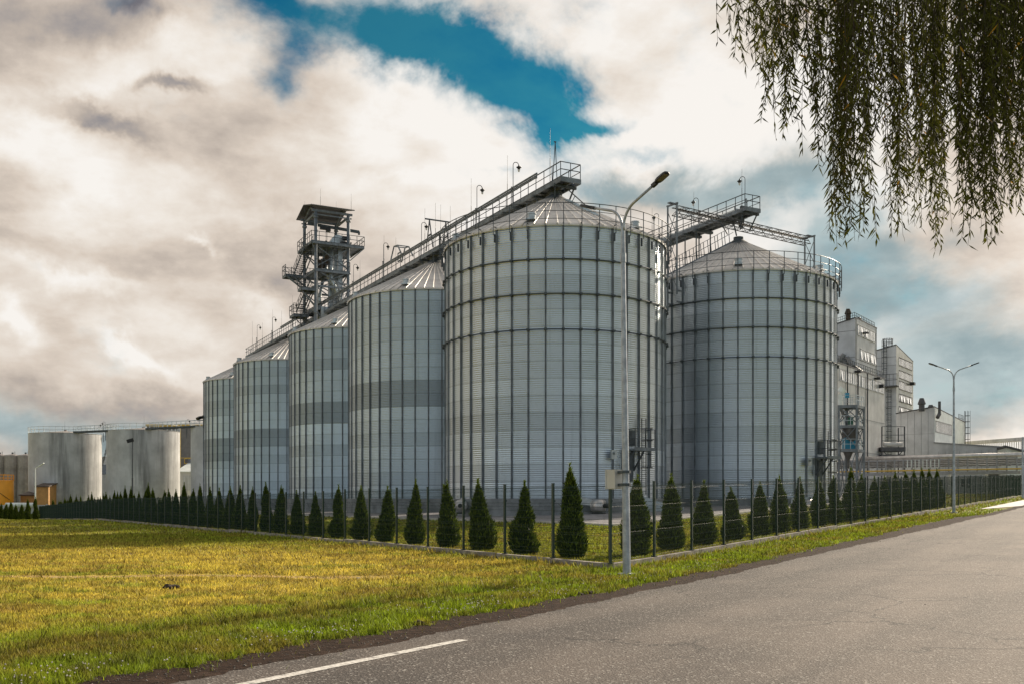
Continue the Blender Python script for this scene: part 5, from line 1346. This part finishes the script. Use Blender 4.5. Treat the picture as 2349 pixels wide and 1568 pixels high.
# hall 2
P2 = np.array(((1922-CX)/F*125, 125.0)); L2 = vdepth(P2, er, 2029); P2b = P2-er*8
z2 = EYE+(HY-832)/F*125
h2 = quad_bldg('factory_hall', 'long pale factory hall with a bright window band under its roof edge', 'building', [tuple(P2b), tuple(P2+er*L2), tuple(P2+er*L2+el_*7.5), tuple(P2b+el_*7.5)], 0, [z2, z2, z2+.6, z2+.6], 'clad_warm', 'trim', .2, .2)
f2 = Face(P2, er, (.809, -.588)); _, zw1 = f2.uv(1926, 845); _, zw0 = f2.uv(1926, 870)
LL2 = [f2.uv(v, 850)[0] for v in (1925, 1938, 1954, 1974, 1976, 2000, 2002, 2028)]
for i, (a_, b_, n_2, op) in enumerate(((LL2[0], LL2[1], 4, (1,)), (LL2[1]+.3, LL2[2], 4, ()), (LL2[2]+.3, LL2[3]-.2, 5, ()), (LL2[4], LL2[5]-.2, 7, ()), (LL2[6], LL2[7]-.3, 8, ()))):
    window_strip(h2, f2, 0, 0, 0, 0, n_2, op, L=(a_, b_, zw0, zw1))
seams(h2, f2, -8, L2, [EYE+(HY-956)/F*131, EYE+(HY-1034)/F*131], [f2.uv(v, 900)[0] for v in (1939, 1963, 1985)], 0, zw0-.1, 'clad_dark', .09)
m = MB()
for v in (1941, 1965, 1987): q_ = f2.uv(v, 900)[0]; m.tube([f2.pt(q_, 0, .18), f2.pt(q_, z2, .18)], .09, 6)
m.build('downpipe', M['trim'], h2)
roof_rail(h2, [f2.pt(-7, z2+.2, -.3), f2.pt(L2, z2+.2, -.3)], .9, 34)
for v in (1961, 2006):
    L, _ = f2.uv(v, 860); m = MB(); f2.slab(m, L-.5, L+.5, z2-.5, z2-.25, .1, .9); m.build('wall_lamp', M['black'], h2)
L, z = f2.uv(2016, 884); m = MB(); f2.slab(m, L-.2, L+.3, z-.3, z+.2, .0, .7); m.build('wall_lamp', M['black'], h2)
# tower block 4 (right, with sloping roof)
b4, f4, g4, zt4, Lr4, Ll4 = building('stair_tower', 'tall grey block with a sloping roof and five window bands', 2055.6, 170, 791, 2009, 2094.5, 1.6, 0.7)
fr_w = ((819.8, 836, ()), (849, 865, ()), (873, 890, ()), (903, 919, (1, 3, 6, 8)), (932, 944, (1, 6, 8)))
for a_, b_, op in fr_w: window_strip(b4, f4, 2062, a_, b_, 2091, 10, op, frame='trim')
m = MB(); m.prism([f4.pt(0, 0, .03)[:2], f4.pt(Lr4, 0, .03)[:2], f4.pt(Lr4, 0, .001)[:2], f4.pt(0, 0, .001)[:2]], 0, [zt4-.05, zt4-1.65, zt4-1.65, zt4-.05]); m.build('side_wall', M['clad_warm'], b4)
seams(b4, g4, 0, Ll4, [EYE+(HY-v)/F*170 for v in (817, 836, 866, 931)]); 
cage_ladder(b4, g4, g4.uv(2031, 850)[0], EYE+(HY-892)/F*172, zt4+.9); cage_ladder(b4, g4, g4.uv(2041, 850)[0], 3, EYE+(HY-892)/F*172)
m = MB(); L = g4.uv(2036, 850)[0]; zz6 = EYE+(HY-890)/F*172; g4.slab(m, L-2.0, L+2.6, zz6, zz6+.2, 0, 1.6)
for q_ in np.linspace(-2, 2.6, 8): g4.slab(m, L+q_-.03, L+q_+.03, zz6, zz6+2.2, 1.5, 1.56)
g4.slab(m, L-2.0, L+2.6, zz6+2.1, zz6+2.2, 1.5, 1.58); g4.slab(m, L-2.0, L+2.6, zz6+1.1, zz6+1.2, 1.5, 1.58); m.build('balcony', M['trim'], b4)
m = MB(); px, py, _ = g4.pt(g4.uv(2032, 850)[0], 0, -1.2)
for i in range(12): a = i*math.pi/6; m.bar((px+.75*math.cos(a), py+.75*math.sin(a), zt4-.6), (px+.85*math.cos(a), py+.85*math.sin(a), zt4+1.4), .06)
for z in (.2, .9, 1.5): m.tube([(px+.82*math.cos(a), py+.82*math.sin(a), zt4+z-.2) for a in np.linspace(0, 6.283, 13)], .05, 5)
m.build('ladder_cage_top', M['trim'], b4)
L, z = f4.uv(2088, 880); m = MB(); f4.slab(m, L-.5, L+.5, z-.2, z+.3, .1, .8); m.build('floodlight', M['black'], b4)
# block 3 with white end wall, and the low hall in line with it
b3, f3, g3, zt3, Lr3, Ll3 = building('extension_block', 'lower factory block with a white end wall, roof vents and a slatted window', 2143.4, 150, 932.8, 2055.6, 2213.6, 1.0, .75, wm='clad', zb=0)
m = MB(); m.prism([f3.pt(0.05, 0, .04)[:2], f3.pt(Lr3, 0, .04)[:2], f3.pt(Lr3, 0, .001)[:2], f3.pt(0.05, 0, .001)[:2]], 7, [zt3-.05, zt3-1.05, zt3-1.05, zt3-.05]); m.build('side_wall', M['white'], b3)
window_strip(b3, f3, 2145.5, 965, 988, 2182, 14, frame='clad_dark')
seams(b3, f3, f3.uv(2184, 990)[0], Lr3, [f3.uv(2145, 987)[1]], (), 0, 1); seams(b3, g3, 0, Ll3, [EYE+(HY-993)/F*150], [q_ for q_ in np.arange(.9, Ll3, 1.0)], 0, zt3-.6, 'clad_dark', .04)
for v, h in ((2134, 1.7), (2160, 1.4), (2177, 1.3), (2195, 1.2)): L = f3.uv(min(v, 2205), 950)[0]; vent_cap(b3, *f3.pt(max(L, -1), 0, -1.6)[:2], zt3-.3-max(L, 0)*.06, .6, h)
m = MB(); m.tube([f3.pt(.6, zt3-1.0, .6), f3.pt(.6, zt3+.9, .6)], .22, 8); m.tube([f3.pt(-.2, zt3-1.6, .5), f3.pt(.6, zt3-1.0, .6)], .28, 8); m.build('exhaust_pipe', M['trim'], b3)
cage_ladder(b3, f3, Lr3-1.2, 6.5, zt3+.9, 8.8)
roof_rail(b3, [f3.pt(Lr3-4, zt3-1.0, -.2), f3.pt(Lr3, zt3-1.0, -.2)], 1.2, 4)
for v, vy, lb in ((2147, 916, 'lightning rod above the near corner of the extension block'), (2172, 930, 'lightning rod at the middle of the extension block roof'), (2204, 925, 'lightning rod by the caged ladder of the extension block')):
    L = f3.uv(v, 930)[0]; x, y, _ = f3.pt(L, 0, -1.0); rod(x, y, zt3-1.2, EYE+(HY-vy-30)/F*y, lb, 'lightning rods on the factory roofs')
for x, y, vy, lb in ((*f1.pt(-.8, 0, -1)[:2], 706, 'lightning rod at the near corner of the tall grey block'), (*f1.pt(7.5, 0, -1)[:2], 728, 'lightning rod at the right of the tall grey block')):
    rod(x, y, zt1, EYE+(HY-vy)/F*y, lb, 'lightning rods on the factory roofs')
P3 = np.array(((2143.4-CX)/F*150, 150.0)); e3 = -el_; L3 = vdepth(P3, e3, 2315.6); zl0 = EYE+(HY-1015.5)/F*150; zl1 = EYE+(HY-1026.5)/F*(150+e3[1]*L3)
q0 = P3+el_*.02
h3 = quad_bldg('low_hall', 'low grey wing with a gate and small windows behind the pipe rack', 'building', [tuple(P3), tuple(P3+e3*L3), tuple(P3+e3*L3+er*14), tuple(P3+er*14)], 0, [zl0, zl1, zl1, zl0], 'clad', 'clad_dark', .15, .2)
f5 = Face(P3, e3, (-.588, -.809))
m = MB(); a_, z_a = f5.uv(2262, 1087); b_, _ = f5.uv(2303, 1087); f5.slab(m, a_-.2, b_+.2, z_a, z_a+.25, 0, .6); m.build('canopy', M['trim'], h3)
m = MB(); f5.slab(m, a_, b_, 0, z_a-.1, .0, .06); m.build('gate', M['clad_dark'], h3)
for v0, v1, dk in ((2153, 2165, 0), (2176, 2187, 0), (2203, 2214, 0), (2218, 2226, 1)):
    La, za = f5.uv(v0, 1095); Lb, _ = f5.uv(v1, 1095); zb_ = f5.uv(v0, 1117)[1]
    m = MB(); f5.slab(m, La, Lb, zb_, za, .0, .06); w = m.build('window', M['white' if not dk else 'trim'], h3); m = MB(); f5.slab(m, La+.12, Lb-.12, zb_+.12, za-.12, .06, .08); m.build('pane', M['glass'], w)
seams(h3, f5, 0, L3, [EYE+(HY-1075)/F*145], [q_ for q_ in np.arange(.6, L3, 1.0)], 0, zl1-.2, 'clad_dark', .04)
xl, xr = (2312-CX)/F*138, (2362-CX)/F*138; zt_ = EYE+(HY-1036)/F*138
h6 = quad_bldg('white_annex', 'small white annex with a pitched roof at the right edge', 'building', [(xl, 138.5), (xr, 135), (xr+3, 146), (xl+3, 148)], 0, [zt_+.7, zt_-.8, zt_-.8, zt_+.7], 'white', 'trim', .5, .3)
m = MB(); m.box((xl+1.6, 137.9, zt_-1.7), (1.3, .2, 1.1)); m.build('window', M['glass'], h6)
# inclined link gallery
ga, gb_ = at(2205, 1016, 190), at(2365, 1005, 150)
G = thing('link_gallery', 'pale raised conveyor gallery running off to the right behind the low wing', 'gallery', tuple(ga))
m = MB(); m.bar(ga, gb_, 1.6, .55); m.bar(ga-Vector((0, 0, 1.75)), gb_-Vector((0, 0, 1.75)), 1.5, .3); m.build('beam', M['clad_warm'], G)
m = MB()
for i in range(36): p = ga.lerp(gb_, i/35); m.bar(p-Vector((0, .7, 1.7)), p-Vector((0, .7, .2)), .10)
m.build('post', M['white'], G)
for i in range(3): p = ga.lerp(gb_, .25+.35*i); m = MB(); m.bar((p.x, p.y, 0), (p.x, p.y, p.z-1.7), .35); m.build('leg', M['clad'], G)

# ------------------------------------------------------------------ pipe rack
PR0, PR1 = at(1905, 1053, 118), at(2352, 1041.5, 104)
dv = (PR1-PR0).normalized(); nv = Vector((-dv.y, dv.x, 0)).normalized()
PR = thing('pipe_rack', 'long overhead pipe rack crossing in front of the factory halls', 'pipe rack', (PR0.x, PR0.y, 1))
def prp(t, w, dz): return PR0.lerp(PR1, t)+nv*w+Vector((0, 0, dz))
def pl(nm, mt, w, dz, r, t0=0, t1=1): m = MB(); m.tube([prp(t0, w, dz), prp(t1, w, dz)], r, 10); m.build(nm, M[mt], PR, True)
pl('insulated_pipe', 'pipe', -.5, 0, .24, .17); pl('insulated_pipe', 'pipe', -.2, -.15, .13, 0, .22)
pl('yellow_pipe', 'yellowpipe', -.85, -1.50, .085)
for w, dz in ((-.1, -.45), (.3, -.62), (.6, -.80), (.0, -1.02)): pl('pipe', 'pipe_dark', w, dz, .085)
m = MB()
for w in (-.75, .75): m.bar(prp(0, w, -1.85), prp(.97, w, -1.85), .16, .30)
m.bar(prp(0, -.75, -.32), prp(.97, -.75, -.32), .1, .12)
for i in range(22): m.bar(prp(i/21*.97, -.75, -1.85), prp(i/21*.97, -.75, -.2), .13); m.bar(prp(i/21*.97, -.75, -1.1), prp(i/21*.97, .75, -1.1), .1)
m.build('rack_frame', M['clad_dark'], PR)
for t_ in (.06, .185, .30, .45, .64, .82, .99):
    m = MB()
    p = prp(t_, 0, 0); m.tube([(p.x, p.y, .2), (p.x, p.y, p.z-1.7)], .17, 10); m.build('column', M['clad'], PR)
m = MB(); 
for i in range(9): m.box(tuple(prp(.44+.02*i, -.9, -.75)), (.07, .07, .9), 0)
m.build('valve_bracket', M['white'], PR)
# steel platform between halls
p_ = at(2042, 1040, 140); t = thing('filter_platform', 'dark steel platform with machinery in the gap between the halls', 'platform', (p_.x, 140, 1))
m = MB(); zz7 = EYE+(HY-1030)/F*140
m.box((p_.x, 140, zz7), (3.4, 2.5, .6)); m.box((p_.x, 140, zz7-.9), (3.0, 2.2, .3))
for sx in (-1.6, 1.6):
    for sy in (-1.1, 1.1): m.box((p_.x+sx, 140+sy, zz7/2+1.6), (.14, .14, zz7+3.2))
m.build('platform', M['trim'], t); m = MB()
for z in (1.2, 2.0, 3.2): m.bar((p_.x-1.65, 138.8, zz7+z), (p_.x+1.65, 138.8, zz7+z), .07)
m.bar((p_.x-1.3, 139, zz7-.3), (p_.x+.3, 139, zz7-2.2), .1); m.bar((p_.x+1.3, 139, zz7-.3), (p_.x-.3, 139, zz7-2.2), .1); m.build('guard_rail', M['galv_dark'], t)
m = MB(); m.tube([(p_.x-1.3, 139, zz7+.7), (p_.x+1.3, 139, zz7+.7)], .3, 8); m.build('machine', M['clad_warm'], t)
m = MB(); m.box((p_.x+.2, 140, 2.6), (2.2, 2, 3.8)); m.build('machine', M['trim'], t)
# scaffold tower with hoppers
d_ = 100.0; P6 = np.array(((1965-CX)/F*d_, d_)); S_l = vdepth(P6, er*0+np.array((-.97, .24)), 1924); eS = np.array((-.97, .24)); S_r = vdepth(P6, er, 1981.5)
T6 = thing('hopper_tower', 'braced steel frame tower with hoppers, a green motor and a blue box', 'tower', (*P6, 1.2))
cs = [P6, P6+er*S_r, P6+er*S_r+eS*S_l, P6+eS*S_l]
zT = EYE+(HY-927)/F*d_; zs_ = [1.2, EYE+(HY-1028)/F*d_, EYE+(HY-973.5)/F*d_, zT]
for c_ in cs: m = MB(); m.bar((*c_, .5), (*c_, zT), .17); m.build('column', M['steel'], T6)
m = MB()
for i in range(3):
    for j in range(4):
        a, b = cs[j], cs[(j+1) % 4]; m.bar((*a, zs_[i]+.2), (*b, zs_[i+1]-.1), .08); m.bar((*b, zs_[i]+.2), (*a, zs_[i+1]-.1), .08)
m.build('brace', M['steel'], T6)
for z in zs_[1:]:
    m = MB(); m.prism([tuple(c_) for c_ in cs], z-.05, z); 
    for j in range(4): a, b = cs[j], cs[(j+1) % 4]; m.bar((*a, z-.15), (*b, z-.15), .14, .28)
    m.build('deck', M['steel'], T6); m = MB()
    for j in range(4):
        a, b = Vector((*cs[j], z)), Vector((*cs[(j+1) % 4], z))
        for h in (1.0, .5): m.bar(a+Vector((0, 0, h)), b+Vector((0, 0, h)), .045)
        for q_ in (0, .33, .66): p = a.lerp(b, q_); m.bar(p, p+Vector((0, 0, 1.0)), .045)
    m.build('guard_rail', M['galv'], T6)
cc6 = sum(cs)/4
m = MB(); cxh, cyh = cc6+np.array((-.2, -.2)); zd = zs_[2]; m.lathe([(.75, zd-.15), (.8, zd-.9), (.72, zd-.95), (.72, zd-1.3), (.1, zd-2.2), (.1, zd-2.4)], 16, (cxh, cyh)); m.build('hopper', M['hopper'], T6, True)
m = MB(); m.box((cxh-.1, cyh, zs_[1]+.6), (1.15, .9, 1.15)); m.build('machine_box', M['blue'], T6)
m = MB(); zd = zs_[1]; m.lathe([(.55, zd-.2), (.12, zd-1.2), (.12, zd-1.9)], 12, (cxh-.2, cyh)); m.build('hopper', M['hopper'], T6, True)
m = MB(); m.tube([(cxh+.05, cyh, zs_[2]+.1), (cxh+.05, cyh, zs_[2]+.85)], .28, 12); m.build('motor', M['greenm'], T6)
m = MB(); m.tube([(cxh-.9, cyh, zs_[3]-.1), (cxh-.7, cyh, zs_[3]-.9), (cxh, cyh, zs_[2]+.9)], .16, 8); m.build('chute', M['pipe_dark'], T6)
m = MB(); m.tube([(cxh-1.2, cyh-.5, zs_[3]), (cxh-1.2, cyh-.5, zs_[3]+1.1)], .22, 10); m.tube([(cxh-1.2, cyh-.5, zs_[3]+1.3), (cxh-.9, cyh-.6, zs_[3]+1.7)], .38, 12); m.build('fan', M['white'], T6)
m = MB(); m.box((cxh-.45, cyh-.4, zs_[3]+1.0), (.35, .4, .5)); m.build('motor', M['blue'], T6)
# blue-grey pit wall with yellow guard rail
pa, pb = at(2040, 1150, 88), at(2300, 1140, 96)
t = thing('basin_wall', 'low blue-grey basin wall with a yellow guard rail behind the right fence', 'wall', tuple(pa))
m = MB(); m.bar((pa.x, pa.y, 1.9-.9), (pb.x, pb.y, 1.9-.9), .2, 1.5); m.build('wall', M['bluewall'], t)
m = MB(); m.bar((pa.x-.3, pa.y-1, .95), (pb.x+2, pb.y-1, .95), 1.6, .6); m.build('ledge', M['curb'], t)
m = MB()
for z in (1.85, 1.4): m.bar((pa.x, pa.y-.2, z), (pb.x, pb.y-.2, z), .08)
for i in range(18): p = pa.lerp(pb, i/17); m.bar((p.x, p.y-.2, .9), (p.x, p.y-.2, 1.9), .08)
m.build('guard_rail', M['yellowpipe'], t)

# ================================================================== WILLOW
env = [(1640, 10), (1665, 90), (1685, 135), (1710, 150), (1745, 215), (1775, 262), (1800, 330), (1830, 360), (1850, 330), (1880, 385), (1900, 380), (1915, 545), (1940, 572), (1965, 560), (1992, 548), (2012, 480), (2030, 520), (2060, 552), (2105, 545), (2140, 572),
       (2175, 500), (2200, 530), (2235, 560), (2285, 552), (2321, 500), (2349, 470), (2420, 480), (2500, 380)]
ex = np.array([e[0] for e in env]); ey = np.array([e[1] for e in env])
wr = random.Random(21)
wil = thing('willow_tree', 'weeping willow whose hanging leafy branches fill the upper right corner', 'tree', (9.6, 9.8, Hs(9.6, 9.8)))
V_, F_, T_ = [], [], []
tw_ = MB()
def leaf(p, d, n, L, w, tint):
    s = d.cross(n).normalized()*w; fold = n*w*.35
    b = len(V_); V_.extend([tuple(p), tuple(p+d*L*.38+s+fold), tuple(p+d*L), tuple(p+d*L*.38-s+fold)]); F_.extend([(b, b+1, b+2, b+3)]); T_.extend([tint]*4)
def strand(vx, vy_end, d, dens=1.0, top=7.4):
    u = (vx-CX)/F; x = u*d; zb = EYE+(HY-vy_end)/F*d; L = top-zb; n = int(L/.05); ph = wr.uniform(0, 6.28); am = wr.uniform(.02, .14); pts = []
    sway = wr.uniform(-.10, .05)
    for i in range(n+1):
        t = i/n; pts.append(Vector((x+am*math.sin(ph+t*4)*t+sway*(t-.75), d+am*.7*math.cos(ph+t*3.3), top-(top-zb)*t)))
    tw_.tube(pts[::3]+[pts[-1]], [.0042-.0028*i/len(pts[::3]) for i in range(len(pts[::3])+1)], 3, False)
    hue = wr.random()
    for i in range(1, n):
        if pts[i].z > EYE+1235/F*d: continue
        for _ in range(2):
            if wr.random() > .92*dens: continue
            a = wr.uniform(0, 6.283); out = Vector((math.cos(a), math.sin(a), 0)); sp = wr.uniform(.2, 1.1)
            dd = (out*sp+Vector((0, 0, -1))*wr.uniform(.6, 1.0)+Vector((wr.gauss(0, .12), 0, 0))).normalized()
            nn = Vector((wr.gauss(0, 1), wr.gauss(0, 1), wr.gauss(0, .5))).normalized()
            p = pts[i].lerp(pts[i+1], wr.random())
            leaf(p, dd, nn, wr.uniform(.065, .145)*(1 if i < n-6 else .75), wr.uniform(.0055, .0092), min(.96, max(0, wr.random()*.7+hue*.25)) if wr.random() > .008 else 1.0)
n_s = 0
# curtains of strands gathered into uneven bunches
bun = [(1712, .55, 5), (1745, .8, 7), (1790, 1.0, 9), (1822, .9, 8), (1850, .8, 7), (1885, 1, 10), (1925, 1.0, 17), (1948, .9, 15), (1975, 1, 16), (2000, .8, 12), (2040, 1, 16), (2065, .9, 13), (2100, 1, 18), (2135, .85, 14), (2160, 1, 15),
       (2195, .95, 17), (2225, .9, 17), (2255, 1, 20), (2285, .95, 20), (2315, 1, 20), (2345, .95, 20), (2380, 1, 16), (2420, 1, 14), (2460, .9, 10)]
for cxv, ll, ns_ in bun:
    dd = wr.uniform(6.9, 9.4)
    for k_ in range(ns_):
        v = cxv+wr.gauss(0, 11.5); lim = float(np.interp(v, ex, ey))
        strand(v, lim*ll*(1-.62*wr.random()**1.7)*wr.uniform(.93, 1.0), dd+wr.gauss(0, .2), wr.uniform(.75, 1.0))
for _ in range(60):
    v = wr.uniform(1760, 2460); lim = float(np.interp(v, ex, ey)); strand(v, lim*wr.uniform(.25, .72), wr.uniform(7, 9.8), .9)
for v, e in ((1671, 88), (1682, 128), (1690, 142), (1712, 148), (1722, 158), (1736, 190), (1758, 215), (1668, 95), (1676, 70), (1699, 132), (1703, 118), (1731, 165), (1742, 150), (1750, 200), (1774, 262), (1780, 240), (1799, 290), (1812, 325), (1818, 300), (1868, 350), (1880, 388), (1887, 372), (1903, 378), (1921, 545), (1926, 568), (1950, 560), (1938, 550), (1965, 545), (1985, 548),
             (2052, 545), (2060, 520), (2075, 538), (2100, 500), (2140, 560), (2147, 575), (2162, 565), (2200, 535), (2212, 552), (2240, 568), (2262, 545), (2285, 556), (2300, 500), (2330, 470), (2345, 480)):
    strand(v, e, wr.uniform(7.4, 8.6), .85)
np_mesh('leaves', np.array(V_)-np.array(wil.location), np.array(F_), M['willow'], wil, attr=np.array(T_))
tw_.build('twigs', M['bark'], wil)
m = MB(); m.tube([(9.6, 9.8, -.6), (9.5, 9.8, 1.2), (9.3, 9.7, 3.0), (8.8, 9.6, 5.0)], [.42, .33, .29, .25], 14); m.build('trunk', M['bark'], wil, True)
m = MB()
for pts in ([(8.8, 9.6, 4.9), (7.2, 9.0, 7.0), (5.0, 8.6, 7.9), (3.0, 8.2, 7.9), (1.6, 8.0, 7.5)], [(8.9, 9.6, 4.8), (7.4, 8.2, 6.8), (5.6, 7.4, 7.7), (3.6, 7.2, 7.7), (2.2, 7.2, 7.4)], [(8.8, 9.6, 5.0), (7.8, 9.8, 7.2), (5.4, 9.6, 8.0), (3.2, 9.4, 7.7)]): m.tube(pts, [.2, .13, .08, .05, .03][:len(pts)], 9)
m.build('branch', M['bark'], wil, True)
print('objects', len(bpy.data.objects))
